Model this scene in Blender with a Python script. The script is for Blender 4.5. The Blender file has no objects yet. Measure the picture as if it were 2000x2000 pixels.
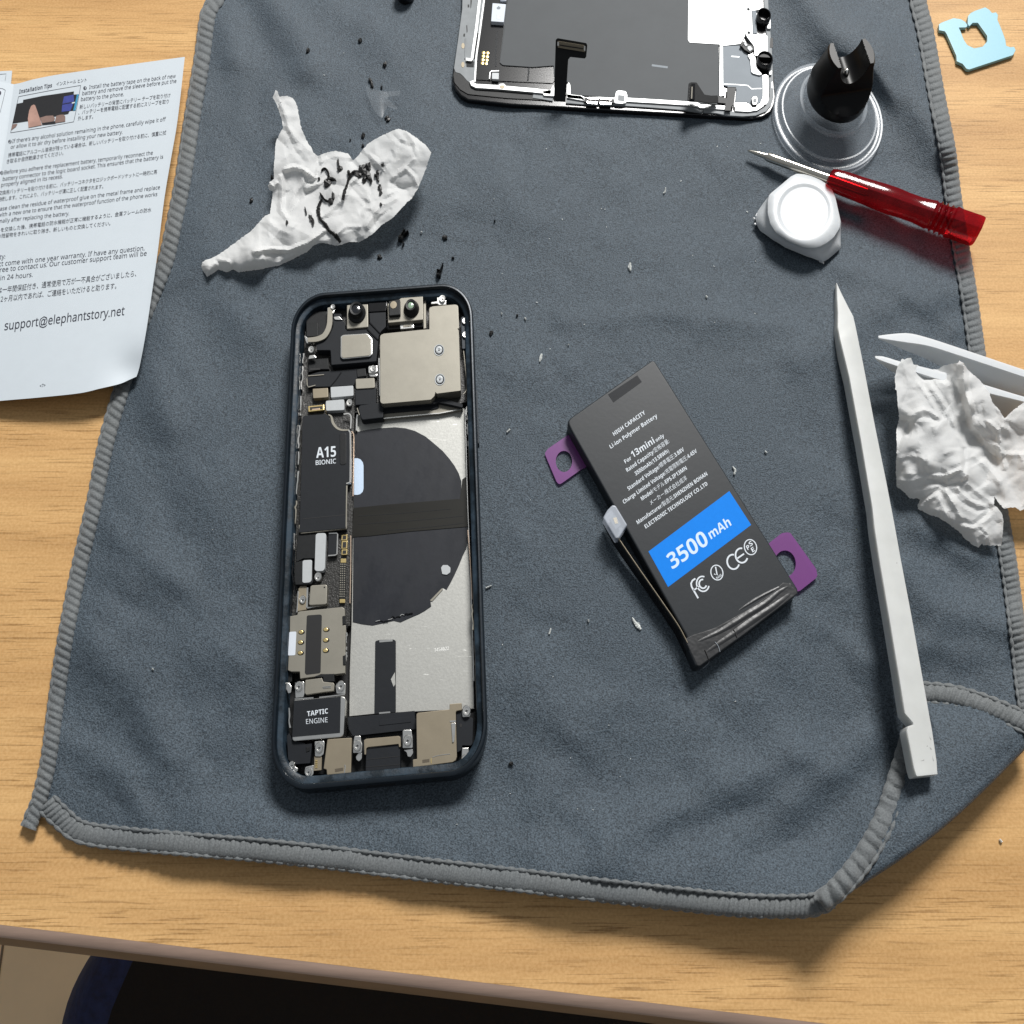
import bpy, bmesh, math, random
import numpy as np
from mathutils import Vector
from mathutils.geometry import delaunay_2d_cdt

# ------------------------------------------------------------------ camera, world, lamp, exposure
SC = bpy.context.scene
COL = SC.collection
F = 1900.0                       # focal length in pixels of the 2000 px photograph
TILT = math.radians(23.6)        # camera tilt away from straight down
CAMZ = 227.0                     # mm above the table top
cd = bpy.data.cameras.new('camera')
cam = bpy.data.objects.new('camera', cd)
COL.objects.link(cam)
cam.location = (0, 0, CAMZ * 1e-3)
cam.rotation_euler = (TILT, 0, 0)
cd.sensor_fit = 'HORIZONTAL'
cd.sensor_width = 36
cd.lens = 36 * F / 2000
cd.clip_start = 0.01
cd.clip_end = 20
SC.camera = cam

wd = bpy.data.worlds.new('World')
SC.world = wd
wd.use_nodes = True
wn = wd.node_tree
wn.nodes.clear()
_o = wn.nodes.new('ShaderNodeOutputWorld')
_b = wn.nodes.new('ShaderNodeBackground')
_g = wn.nodes.new('ShaderNodeTexCoord')
_s = wn.nodes.new('ShaderNodeSeparateXYZ')
_r = wn.nodes.new('ShaderNodeValToRGB')
wn.links.new(_g.outputs['Generated'], _s.inputs[0])
wn.links.new(_s.outputs['Z'], _r.inputs[0])
wn.links.new(_r.outputs[0], _b.inputs[0])
wn.links.new(_b.outputs[0], _o.inputs[0])
_r.color_ramp.elements[0].position = 0.0
_r.color_ramp.elements[0].color = (.30, .29, .27, 1)
_r.color_ramp.elements[1].position = 0.75
_r.color_ramp.elements[1].color = (.62, .66, .70, 1)
_b.inputs[1].default_value = 0.43

ld = bpy.data.lights.new('ceiling_lamp', 'AREA')
lamp = bpy.data.objects.new('ceiling_lamp', ld)
COL.objects.link(lamp)
ld.shape = 'DISK'
ld.size = 0.58
ld.energy = 53
ld.color = (1.0, .985, .96)
LD = Vector((.20, .70, .69)).normalized()
lamp.location = Vector((0, .12, 0)) + LD * 1.9
lamp.rotation_euler = (-LD).to_track_quat('-Z', 'Y').to_euler()

SC.view_settings.view_transform = 'Standard'
SC.view_settings.look = 'None'
SC.view_settings.exposure = -0.10
SC.view_settings.gamma = 1.0
SC.view_settings.use_curve_mapping = False
SC.cycles.max_bounces = 10
SC.cycles.transparent_max_bounces = 16

# ------------------------------------------------------------------ helpers
CT, ST = math.cos(TILT), math.sin(TILT)
C = 1.2                          # height of the cloth surface above the table, mm
rnd = random.Random(7)


def Wn(u, v, z):
    """point (metres) where the photograph's pixel u, v meets the height z (mm); arrays allowed"""
    u = np.asarray(u, float); v = np.asarray(v, float); z = np.asarray(z, float)
    dx = (u - 1000) / F; dy = (1000 - v) / F
    t = (z - CAMZ) / (dy * ST - CT)
    return np.stack([dx * t, (dy * CT + ST) * t, z + 0 * t], -1) * 1e-3


def W(u, v, z):
    return Vector(Wn(u, v, z).tolist())


def Z(ox, oy, size):
    """pixel coordinates read off an enlarged region of the photograph"""
    s = 1932.0 / size
    return lambda *p: [(ox + a / s, oy + b / s) for a, b in p]


ROOT = {}


def thing(name, label, cat, loc, group=None):
    o = bpy.data.objects.new(name, None)
    COL.objects.link(o)
    o.empty_display_size = .005
    o.location = loc
    o['label'] = label
    o['category'] = cat
    if group:
        o['group'] = group
    ROOT[o] = Vector(loc)
    return o


def tag(o, label, cat, group=None):
    o['label'] = label
    o['category'] = cat
    if group:
        o['group'] = group
    return o


def build(name, verts, faces, mat, par=None, smooth=False, mids=None, loc=None):
    me = bpy.data.meshes.new(name)
    base = ROOT[par] if par is not None else (Vector(loc) if loc is not None else Vector((0, 0, 0)))
    va = np.asarray([tuple(v) for v in verts], float) - np.array(base)
    me.from_pydata(va.tolist(), [], [tuple(f) for f in faces])
    for m in (mat if isinstance(mat, (list, tuple)) else [mat]):
        me.materials.append(m)
    if mids is not None:
        me.polygons.foreach_set('material_index', mids)
    if smooth:
        me.polygons.foreach_set('use_smooth', [True] * len(me.polygons))
    me.update()
    o = bpy.data.objects.new(name, me)
    COL.objects.link(o)
    if par is not None:
        o.parent = par
        ROOT[o] = base
    elif loc is not None:
        o.location = base
        ROOT[o] = base
    else:
        ROOT[o] = base
    return o


def from_bm(name, bm, mat, par=None, smooth=False, loc=None):
    bmesh.ops.recalc_face_normals(bm, faces=bm.faces[:])
    bm.verts.index_update()
    v = [x.co.copy() for x in bm.verts]
    f = [[y.index for y in x.verts] for x in bm.faces]
    bm.free()
    return build(name, v, f, mat, par, smooth, loc=loc)


def roundpts(pts, r, n=4):
    if not r:
        return list(pts)
    out = []
    m = len(pts)
    for i in range(m):
        p0 = np.array(pts[i - 1], float); p1 = np.array(pts[i], float); p2 = np.array(pts[(i + 1) % m], float)
        a = p0 - p1; b = p2 - p1
        la, lb = np.linalg.norm(a), np.linalg.norm(b)
        d = min(r, la * .45, lb * .45)
        s = p1 + a / la * d; e = p1 + b / lb * d
        for k in range(n + 1):
            t = k / n
            q = (1 - t) ** 2 * s + 2 * t * (1 - t) * p1 + t * t * e
            out.append(tuple(q))
    return out


def val(z, u, v):
    return z(u, v) if callable(z) else z


def prism(name, pts, z0, z1, mat, par=None, r=0, bev=0., smooth=False, loc=None, seg=2):
    """outline read at the height of its top face, extruded straight down"""
    pts = roundpts(pts, r)
    bm = bmesh.new()
    top = [bm.verts.new(W(u, v, val(z1, u, v))) for u, v in pts]
    bot = []
    for t, (u, v) in zip(top, pts):
        bot.append(bm.verts.new((t.co.x, t.co.y, val(z0, u, v) * 1e-3)))
    n = len(pts)
    ft = bm.faces.new(top)
    bm.faces.new(bot[::-1])
    for i in range(n):
        j = (i + 1) % n
        bm.faces.new((top[j], top[i], bot[i], bot[j]))
    if bev:
        bmesh.ops.recalc_face_normals(bm, faces=bm.faces[:])
        bmesh.ops.bevel(bm, geom=list(ft.edges), offset=bev * 1e-3, segments=seg, affect='EDGES', profile=.6, clamp_overlap=True)
    return from_bm(name, bm, mat, par, smooth, loc)


def cr(pts, n):
    """Catmull-Rom resampling of a polyline to n points, equal steps"""
    p = np.array(pts, float)
    if len(p) == 2:
        t = np.linspace(0, 1, n)[:, None]
        return p[0] * (1 - t) + p[1] * t
    q = np.vstack([2 * p[0] - p[1], p, 2 * p[-1] - p[-2]])
    out = []
    for i in range(len(p) - 1):
        for t in np.linspace(0, 1, 40, endpoint=False):
            a, b, c, d = q[i], q[i + 1], q[i + 2], q[i + 3]
            out.append(.5 * ((2 * b) + (c - a) * t + (2 * a - 5 * b + 4 * c - d) * t * t + (3 * b - a - 3 * c + d) * t ** 3))
    out.append(p[-1])
    out = np.array(out)
    s = np.r_[0, np.cumsum(np.linalg.norm(np.diff(out, axis=0), axis=1))]
    x = np.linspace(0, s[-1], n)
    return np.stack([np.interp(x, s, out[:, k]) for k in range(out.shape[1])], 1)


def normals2(p):
    d = np.gradient(p, axis=0)
    d /= np.linalg.norm(d, axis=1)[:, None] + 1e-12
    return np.stack([-d[:, 1], d[:, 0]], 1)


def ribbon(name, pts, w, z0, z1, mat, par=None, n=None, straight=False, loc=None):
    """flat strip of width w px along a polyline, standing from z0 to z1"""
    p = np.array(pts, float) if straight else cr(pts, n or max(6, 5 * len(pts)))
    nr = normals2(p)
    ww = np.asarray(w, float)
    if ww.ndim:
        ww = np.interp(np.linspace(0, 1, len(p)), np.linspace(0, 1, len(ww)), ww)[:, None]
    L = p + nr * ww / 2; R = p - nr * ww / 2
    v, f = [], []
    for a, b in zip(L, R):
        ta, tb = W(a[0], a[1], val(z1, *a)), W(b[0], b[1], val(z1, *b))
        v += [ta, tb, Vector((ta.x, ta.y, val(z0, *a) * 1e-3)), Vector((tb.x, tb.y, val(z0, *b) * 1e-3))]
    for i in range(len(p) - 1):
        a, b = 4 * i, 4 * i + 4
        f += [(a, a + 1, b + 1, b), (a + 2, b + 2, b + 3, a + 3), (a, b, b + 2, a + 2), (a + 1, a + 3, b + 3, b + 1)]
    e = 4 * (len(p) - 1)
    f += [(0, 2, 3, 1), (e, e + 1, e + 3, e + 2)]
    bm = bmesh.new()
    vs = [bm.verts.new(x) for x in v]
    for q in f:
        bm.faces.new([vs[k] for k in q])
    return from_bm(name, bm, mat, par, loc=loc)


SQ = .75      # the photograph is squeezed sideways to a square; round things stand as ellipses


def lathe(name, u, v, prof, mat, par=None, n=32, zc=None, smooth=True, loc=None, caps=True):
    """prof: (radius px measured across, z mm); turned about the vertical through pixel u, v at height zc"""
    zc = prof[0][1] if zc is None else zc
    c = W(u, v, zc)
    k = (W(u + 1, v, zc) - c).x
    vs, fs = [], []
    for r, z in prof:
        for i in range(n):
            a = 2 * math.pi * i / n
            vs.append(Vector((c.x + r * k * math.cos(a), c.y + r * k / SQ * math.sin(a), z * 1e-3)))
    m = len(prof)
    for j in range(m - 1):
        for i in range(n):
            i2 = (i + 1) % n
            fs.append((j * n + i, j * n + i2, (j + 1) * n + i2, (j + 1) * n + i))
    if caps:
        fs.append(tuple(range(n))[::-1])
        fs.append(tuple((m - 1) * n + i for i in range(n)))
    bm = bmesh.new()
    bv = [bm.verts.new(x) for x in vs]
    for q in fs:
        try:
            bm.faces.new([bv[x] for x in q])
        except ValueError:
            pass
    o = from_bm(name, bm, mat, par, smooth, loc)
    if smooth:
        sharp(o)
    return o


def sharp(o, deg=35):
    try:
        o.data.set_sharp_from_angle(angle=math.radians(deg))
    except Exception:
        pass


def loft(name, rings, mat, par=None, smooth=True, cap=True, loc=None, floor=True):
    """rings of equal length of world points"""
    n = len(rings[0])
    bm = bmesh.new()
    R = [[bm.verts.new(p) for p in r] for r in rings]
    for a, b in zip(R[:-1], R[1:]):
        for i in range(n):
            j = (i + 1) % n
            bm.faces.new((a[i], a[j], b[j], b[i]))
    if cap:
        bm.faces.new(R[-1])
        if floor:
            bm.faces.new(R[0][::-1])
    return from_bm(name, bm, mat, par, smooth, loc)


def ell(u, v, rx, ry, n=24, rot=0):
    return [(u + rx * math.cos(a) * math.cos(rot) - ry * math.sin(a) * math.sin(rot),
             v + rx * math.cos(a) * math.sin(rot) + ry * math.sin(a) * math.cos(rot)) for a in np.linspace(0, 2 * math.pi, n, endpoint=False)]


# ------------------------------------------------------------------ materials (procedural)
def nodes_of(name):
    m = bpy.data.materials.new(name)
    m.use_nodes = True
    nt = m.node_tree
    b = nt.nodes['Principled BSDF']
    return m, nt, b


def noise(nt, scale, detail=3, rough=.55, stretch=(1, 1, 1), rot=0):
    tc = nt.nodes.new('ShaderNodeTexCoord')
    mp = nt.nodes.new('ShaderNodeMapping')
    mp.inputs['Scale'].default_value = stretch
    mp.inputs['Rotation'].default_value = (0, 0, rot)
    nz = nt.nodes.new('ShaderNodeTexNoise')
    nz.inputs['Scale'].default_value = scale
    nz.inputs['Detail'].default_value = detail
    nz.inputs['Roughness'].default_value = rough
    nt.links.new(tc.outputs['Object'], mp.inputs[0])
    nt.links.new(mp.outputs[0], nz.inputs['Vector'])
    return nz.outputs['Fac']


def ramp(nt, fac, stops):
    r = nt.nodes.new('ShaderNodeValToRGB')
    e = r.color_ramp.elements
    while len(e) < len(stops):
        e.new(.5)
    for x, (p, c) in zip(e, stops):
        x.position = p
        x.color = (*c, 1) if len(c) == 3 else c
    nt.links.new(fac, r.inputs[0])
    return r.outputs[0]


def mixc(nt, fac, a, b, mode='MIX'):
    m = nt.nodes.new('ShaderNodeMix')
    m.data_type = 'RGBA'
    m.blend_type = mode
    for sock, x in ((m.inputs[0], fac), (m.inputs[6], a), (m.inputs[7], b)):
        if hasattr(x, 'is_output'):
            nt.links.new(x, sock)
        else:
            sock.default_value = x if not isinstance(x, tuple) else (*x, 1)
    return m.outputs[2]


def bump(nt, b, h, strength, dist):
    bp = nt.nodes.new('ShaderNodeBump')
    bp.inputs['Strength'].default_value = strength
    bp.inputs['Distance'].default_value = dist
    nt.links.new(h, bp.inputs['Height'])
    nt.links.new(bp.outputs[0], b.inputs['Normal'])


def M(name, col, rough=.5, metal=0., var=.12, vscale=900, bmp=0., bscale=2500, spec=None, stretch=(1, 1, 1), sheen=0, coat=0, sss=0):
    m, nt, b = nodes_of(name)
    n = noise(nt, vscale, 4, .6, stretch)
    lo = tuple(max(0, x * (1 - var)) for x in col); hi = tuple(min(1, x * (1 + var)) for x in col)
    nt.links.new(ramp(nt, n, [(.3, lo), (.7, hi)]), b.inputs['Base Color'])
    b.inputs['Roughness'].default_value = rough
    b.inputs['Metallic'].default_value = metal
    if spec is not None:
        b.inputs['Specular IOR Level'].default_value = spec
    if sss:
        b.inputs['Subsurface Weight'].default_value = sss
        b.inputs['Subsurface Radius'].default_value = (1, .95, .85)
        b.inputs['Subsurface Scale'].default_value = .0025
    if sheen:
        b.inputs['Sheen Weight'].default_value = sheen
        b.inputs['Sheen Roughness'].default_value = .5
    if coat:
        b.inputs['Coat Weight'].default_value = coat
        b.inputs['Coat Roughness'].default_value = .15
    if bmp:
        bump(nt, b, noise(nt, bscale, 3, .6, stretch), 1.0, bmp * 1e-3)
    return m


def thin(name, tint, opaque, rough=.15, diff=(.8, .85, .9), facmin=.02, facmax=.7, tr=(1, 1, 1)):
    """clear plastic: see-through, with a haze of diffuse and a fresnel gloss"""
    m, nt, b = nodes_of(name)
    b.inputs['Base Color'].default_value = (*diff, 1)
    b.inputs['Roughness'].default_value = rough
    t = nt.nodes.new('ShaderNodeBsdfTransparent')
    t.inputs[0].default_value = (*tr, 1)
    g = nt.nodes.new('ShaderNodeBsdfGlossy')
    g.inputs['Roughness'].default_value = rough
    fr = nt.nodes.new('ShaderNodeLayerWeight')
    fr.inputs[0].default_value = .35
    m1 = nt.nodes.new('ShaderNodeMixShader')
    m1.inputs[0].default_value = opaque
    nt.links.new(t.outputs[0], m1.inputs[1])
    nt.links.new(b.outputs[0], m1.inputs[2])
    rr = nt.nodes.new('ShaderNodeMapRange')
    rr.inputs['To Min'].default_value = facmin
    rr.inputs['To Max'].default_value = facmax
    nt.links.new(fr.outputs['Fresnel'], rr.inputs[0])
    m2 = nt.nodes.new('ShaderNodeMixShader')
    nt.links.new(rr.outputs[0], m2.inputs[0])
    nt.links.new(m1.outputs[0], m2.inputs[1])
    nt.links.new(g.outputs[0], m2.inputs[2])
    nt.links.new(m2.outputs[0], nt.nodes['Material Output'].inputs[0])
    return m


# --- wood laminate
def wood_mat():
    m, nt, b = nodes_of('wood_laminate')
    ang = math.radians(7.2)
    broad = noise(nt, 1.0, 4, .55, (9, 75, 9), ang)
    streak = noise(nt, 1.0, 4, .65, (26, 700, 26), ang)
    pore = noise(nt, 1.0, 2, .5, (70, 1900, 70), ang)
    mask = noise(nt, 1.0, 3, .6, (20, 90, 20), ang)
    fine = noise(nt, 1500, 2, .5)
    c1 = ramp(nt, broad, [(.30, (.50, .268, .098)), (.5, (.63, .362, .142)), (.70, (.74, .452, .188))])
    c2 = mixc(nt, ramp(nt, streak, [(.36, (.46,) * 3), (.52, (0,) * 3)]), c1, (.47, .265, .095))
    pf = ramp(nt, pore, [(.37, (.9,) * 3), (.445, (0,) * 3)])
    mf = ramp(nt, mask, [(.38, (.12,) * 3), (.56, (1,) * 3)])
    pm = mixc(nt, 1.0, pf, mf, 'MULTIPLY')
    c3 = mixc(nt, pm, c2, (.33, .170, .055))
    c4 = mixc(nt, .16, c3, ramp(nt, fine, [(.35, (.35, .22, .10)), (.65, (.85, .62, .34))]))
    nt.links.new(c4, b.inputs['Base Color'])
    b.inputs['Roughness'].default_value = .55
    b.inputs['Specular IOR Level'].default_value = .25
    bump(nt, b, noise(nt, 700, 3, .6), .35, 5e-5)
    return m


def cloth_mat(name, k=1.0):
    m, nt, b = nodes_of(name)
    big = noise(nt, 38, 4, .6)
    nap = noise(nt, 900, 4, .7, (1, .7, 1))
    gr = noise(nt, 2600, 3, .65)
    c1 = ramp(nt, big, [(.38, (.056 * k, .088 * k, .118 * k)), (.62, (.092 * k, .134 * k, .172 * k))])
    c2 = mixc(nt, .60, c1, ramp(nt, nap, [(.36, (.030 * k, .050 * k, .070 * k)), (.64, (.125 * k, .176 * k, .222 * k))]))
    c3 = mixc(nt, .66, c2, ramp(nt, gr, [(.38, (.008 * k, .018 * k, .028 * k)), (.62, (.175 * k, .232 * k, .288 * k))]))
    nt.links.new(c3, b.inputs['Base Color'])
    b.inputs['Roughness'].default_value = .60
    b.inputs['Specular IOR Level'].default_value = .50
    b.inputs['Sheen Weight'].default_value = .16
    b.inputs['Sheen Roughness'].default_value = .45
    b.inputs['Sheen Tint'].default_value = (.75, .85, 1, 1)
    nm = nt.nodes.new('ShaderNodeMath')
    nm.operation = 'ADD'
    nt.links.new(nap, nm.inputs[0]); nt.links.new(gr, nm.inputs[1])
    bump(nt, b, nm.outputs[0], 1.0, 2.6e-4)
    return m


def hem_mat():
    m, nt, b = nodes_of('hem_thread')
    f = noise(nt, 2200, 4, .7, (1, 1, 1))
    big = noise(nt, 60, 3, .6)
    c1 = ramp(nt, f, [(.28, (.060, .068, .074)), (.72, (.225, .242, .250))])
    c2 = mixc(nt, .35, c1, ramp(nt, big, [(.35, (.115, .125, .13)), (.65, (.17, .175, .17))]))
    nt.links.new(c2, b.inputs['Base Color'])
    b.inputs['Roughness'].default_value = .8
    b.inputs['Sheen Weight'].default_value = .2
    bump(nt, b, f, 1.0, 1.6e-4)
    return m


WOOD = wood_mat()
CLOTH = cloth_mat('microfibre', .60)
HEM = hem_mat()
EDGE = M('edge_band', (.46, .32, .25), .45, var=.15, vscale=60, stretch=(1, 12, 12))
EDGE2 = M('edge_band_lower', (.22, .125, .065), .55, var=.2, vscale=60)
FLOOR = M('vinyl_floor', (.84, .68, .44), .5, var=.06, vscale=14)
SEAM = M('floor_seam', (.18, .14, .09), .7)
SEATB = M('seat_fabric', (.003, .0035, .004), .9, var=.3, vscale=800, bmp=.2, bscale=900)
SEATU = M('seat_edge_fabric', (.010, .022, .085), .85, var=.35, vscale=260, bmp=.3, bscale=700, stretch=(1, 1, 3))
PAPER = M('coated_paper', (.60, .655, .70), .55, var=.012, vscale=300, spec=.3)
INK = M('printing_ink', (.025, .028, .045), .6)
INKG = M('grey_printing_ink', (.06, .065, .08), .6)
TISSUE = None


def tissue_mat():
    m, nt, b = nodes_of('tissue_paper')
    n = noise(nt, 1100, 4, .65)
    nt.links.new(ramp(nt, n, [(.3, (.85, .86, .86)), (.7, (.89, .89, .88))]), b.inputs['Base Color'])
    b.inputs['Roughness'].default_value = .9
    b.inputs['Specular IOR Level'].default_value = .15
    bump(nt, b, noise(nt, 1500, 4, .7), .7, 1.2e-4)
    tr = nt.nodes.new('ShaderNodeBsdfTranslucent')
    tr.inputs[0].default_value = (.88, .87, .84, 1)
    mx = nt.nodes.new('ShaderNodeMixShader')
    mx.inputs[0].default_value = .32
    nt.links.new(b.outputs[0], mx.inputs[1]); nt.links.new(tr.outputs[0], mx.inputs[2])
    nt.links.new(mx.outputs[0], nt.nodes['Material Output'].inputs[0])
    return m


TISSUE = tissue_mat()
NAVY = M('midnight_aluminium', (.009, .015, .022), .36, .3, var=.25, vscale=160, bmp=.02, bscale=900)


def ledge_mat():
    m, nt, b = nodes_of('ledge_with_glue_residue')
    n = noise(nt, 130, 5, .7)
    nt.links.new(ramp(nt, n, [(.42, (.010, .016, .022)), (.62, (.030, .050, .072))]), b.inputs['Base Color'])
    nt.links.new(ramp(nt, n, [(.42, (.3,) * 3), (.62, (.6,) * 3)]), b.inputs['Roughness'])
    b.inputs['Specular IOR Level'].default_value = .2
    bump(nt, b, noise(nt, 700, 4, .7), .6, 1.2e-4)
    return m


LEDGE = ledge_mat()
BLK = M('black_polymer', (.010, .011, .012), .5, spec=.25, var=.2, vscale=700, bmp=.02)
BLK2 = M('matt_graphite', (.0125, .0145, .018), .6, spec=.22, var=.10, vscale=300, bmp=.015, bscale=1600)
BLKG = M('gloss_black', (.006, .006, .007), .18, var=.2)
DEEP = M('deep_black', (.004, .004, .005), .6)
PCB = M('circuit_board', (.020, .019, .017), .4, var=.8, vscale=2600, bmp=.12, bscale=2200)
NICK = M('nickel_shield', (.265, .25, .212), .5, .55, spec=.3, var=.05, vscale=240, bmp=.006, bscale=900)
TAN = M('tan_shield', (.265, .228, .168), .5, .5, spec=.3, var=.05, vscale=240, bmp=.006, bscale=900)
SILV = M('bright_steel', (.78, .77, .74), .26, 1.0, var=.06, vscale=500)
STICK = M('silver_sticker', (.46, .48, .49), .55, .15, spec=.3, var=.03)


def plate_mat():
    m, nt, b = nodes_of('brushed_midplate')
    n = noise(nt, 1700, 4, .75)
    s = noise(nt, 1.0, 3, .6, (260, 1500, 260), math.radians(35))
    sm = noise(nt, 90, 3, .5)
    c = ramp(nt, n, [(.3, (.37, .37, .35)), (.7, (.45, .45, .425))])
    sc = mixc(nt, 1.0, ramp(nt, s, [(.66, (0,) * 3), (.72, (1,) * 3)]), ramp(nt, sm, [(.52, (0,) * 3), (.62, (1,) * 3)]), 'MULTIPLY')
    nt.links.new(mixc(nt, sc, c, (.86, .86, .82)), b.inputs['Base Color'])
    b.inputs['Metallic'].default_value = .6
    b.inputs['Roughness'].default_value = .5
    bump(nt, b, n, .5, 4e-5)
    return m


PLATE = plate_mat()
COIL = M('charging_coil_film', (.0125, .0145, .020), .5, spec=.25, var=.10, vscale=200, bmp=.012, bscale=700)


def smeared(m, lo, hi, scale, sp):
    nt = m.node_tree
    b = nt.nodes['Principled BSDF']
    n = noise(nt, scale, 5, .7, (1, .45, 1), .5)
    nt.links.new(ramp(nt, n, [(.42, (hi,) * 3), (.62, (lo,) * 3)]), b.inputs['Roughness'])
    b.inputs['Specular IOR Level'].default_value = sp


smeared(COIL, .40, .60, 90, .30)

TAPE = M('brown_black_tape', (.0095, .009, .0065), .4, spec=.25, var=.35, vscale=120, stretch=(.3, 2, 1))
PBRN = M('brown_window', (.10, .08, .055), .5)
PALE = M('pale_blue_sticker', (.56, .69, .86), .6, var=.02)
WHITE = M('white_label', (.64, .69, .76), .6, var=.02)
GOLD = M('gold_contact', (.80, .62, .28), .3, .9, var=.1)
COPPER = M('copper_edge', (.62, .47, .36), .35, .8, var=.15)
SERIAL = M('etched_white', (.85, .85, .82), .7)
LENS = M('lens_glass', (.008, .009, .012), .05, coat=1)
GREENGL = M('coated_lens', (.30, .42, .30), .08, coat=1)
LETTER = M('white_lettering', (.68, .73, .78), .6, var=.01)
LETTERB = M('pale_lettering', (.62, .76, .92), .6, var=.01)
BLUE = M('blue_label', (.005, .22, .80), .65, spec=.15, var=.03)
WRAP = M('battery_wrap', (.017, .0205, .0245), .44, spec=.28, var=.06, vscale=260, bmp=.012, bscale=800)
WRAP2 = M('creased_battery_film', (.020, .021, .023), .36, var=.2, vscale=200, bmp=.25, bscale=160)
PURPLE = thin('purple_film', None, .50, .25, (.30, .085, .35), .02, .25, (.58, .28, .62))
FROST = thin('frosted_cap', None, .46, .35, (.60, .66, .76), .02, .25)
FILM = thin('clear_film', None, .055, .3, (.8, .85, .9), .012, .12)
CLEAR2 = thin('thick_clear_plastic', None, .20, .24, (.82, .88, .95), .012, .12)
CLEAR = thin('clear_plastic', None, .12, .2, (.80, .88, .97), .01, .20)
WPLA = M('white_plastic', (.60, .625, .645), .42, var=.012, vscale=300, sss=.35)
WPLB = M('off_white_plastic', (.58, .59, .575), .5, var=.06, vscale=110, sss=.5)
CLIPM = M('light_blue_plastic', (.26, .52, .62), .38, var=.02)
SHAFT = M('nickel_rod', (.66, .63, .56), .22, 1.0, var=.04)


def red_mat():
    m, nt, b = nodes_of('clear_red_plastic')
    b.inputs['Base Color'].default_value = (.34, .006, .014, 1)
    b.inputs['Roughness'].default_value = .12
    b.inputs['Coat Weight'].default_value = .6
    b.inputs['Coat Roughness'].default_value = .05
    t = nt.nodes.new('ShaderNodeBsdfTransparent')
    n = noise(nt, 140, 3, .6, (1, 1, 1))
    nt.links.new(ramp(nt, n, [(.35, (.50, .03, .05)), (.7, (.92, .13, .15))]), t.inputs[0])
    mx = nt.nodes.new('ShaderNodeMixShader')
    mx.inputs[0].default_value = .30
    nt.links.new(t.outputs[0], mx.inputs[1]); nt.links.new(b.outputs[0], mx.inputs[2])
    nt.links.new(mx.outputs[0], nt.nodes['Material Output'].inputs[0])
    return m


RED = red_mat()
SCRAP = M('black_adhesive', (.008, .008, .008), .45, var=.3, bmp=.1, bscale=1800)
SHRED = M('white_shred', (.80, .82, .80), .8)
GREY = M('graphite_sheet', (.070, .077, .083), .62, spec=.25, var=.05, vscale=120, bmp=.008, bscale=500)
FOIL = M('grey_foil', (.27, .30, .33), .6, .0, spec=.15, var=.05, vscale=120, bmp=.03, bscale=160)
BRKT = M('white_steel_bracket', (.55, .56, .56), .46, .55, spec=.4, var=.04, vscale=260)
BRKG = M('grey_steel_flange', (.25, .265, .275), .6, .1, spec=.2, var=.08, vscale=300)


# ------------------------------------------------------------------ text
_H = {}


def sans(s, heavy=False):
    o = ''
    for c in s:
        if 'A' <= c <= 'Z':
            o += chr((0x1D5D4 if heavy else 0x1D5A0) + ord(c) - 65)
        elif 'a' <= c <= 'z':
            o += chr((0x1D5EE if heavy else 0x1D5BA) + ord(c) - 97)
        elif '0' <= c <= '9':
            o += chr((0x1D7EC if heavy else 0x1D7E2) + ord(c) - 48)
        else:
            o += c
    return o


def text_raw(s, bold=0., spacing=1.0):
    heavy = bold >= .02
    s = sans(s, heavy)
    if heavy:
        bold = 0
    cu = bpy.data.curves.new('t', 'FONT')
    cu.body = s
    cu.size = 1
    cu.resolution_u = 2
    cu.offset = bold
    cu.space_character = spacing
    ob = bpy.data.objects.new('t', cu)
    COL.objects.link(ob)
    dg = bpy.context.evaluated_depsgraph_get()
    dg.update()
    ev = ob.evaluated_get(dg)
    me = ev.to_mesh()
    v = np.array([x.co[:2] for x in me.vertices]) if len(me.vertices) else np.zeros((0, 2))
    f = [tuple(p.vertices) for p in me.polygons]
    ev.to_mesh_clear()
    bpy.data.objects.remove(ob)
    bpy.data.curves.remove(cu)
    return v, f


def cap_height():
    if 'h' not in _H:
        v, f = text_raw('H', 0)
        _H['h'] = v[:, 1].max()
    return _H['h']


def text_block(name, lines, z, mat, par, up):
    """lines: (string, start px, end px, cap height px, bold); z: height in mm or function; up: pixel direction of the letters"""
    V, Fc = [], []
    h = cap_height()
    for s, a, b, cap, bold in lines:
        v, f = text_raw(s, bold)
        if not len(v):
            continue
        x = (v[:, 0] - v[:, 0].min()) / (np.ptp(v[:, 0]) + 1e-9)
        y = v[:, 1] / h * cap
        u = a[0] + (b[0] - a[0]) * x + up[0] * y
        w = a[1] + (b[1] - a[1]) * x + up[1] * y
        zz = z(u, w) if callable(z) else np.full(len(u), z)
        o = len(V)
        V += [tuple(p) for p in Wn(u, w, zz)]
        Fc += [tuple(i + o for i in q) for q in f]
    return build(name, V, Fc, mat, par)


def flat(name, polys, z, mat, par, mids=None):
    """printed or very thin flat shapes lying at height z"""
    V, Fc = [], []
    for p in polys:
        o = len(V)
        V += [W(u, v, val(z, u, v)) for u, v in p]
        Fc.append(tuple(range(o, o + len(p))))
    return build(name, V, Fc, mat, par, mids=mids)


def strokes(pts, w):
    """quads of a pen stroke of width w px along pts"""
    p = np.array(pts, float)
    n = normals2(p)
    L, R = p + n * w / 2, p - n * w / 2
    return [[tuple(L[i]), tuple(L[i + 1]), tuple(R[i + 1]), tuple(R[i])] for i in range(len(p) - 1)]


# ------------------------------------------------------------------ table, floor, chair
e0, e1 = (0, 1806), (1500, 1986)
A, B = W(*e0, 0), W(*e1, 0)
dr = (B - A).normalized()
nrm = Vector((-dr.y, dr.x, 0))         # away from the viewer
mid = (A + B) / 2


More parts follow.
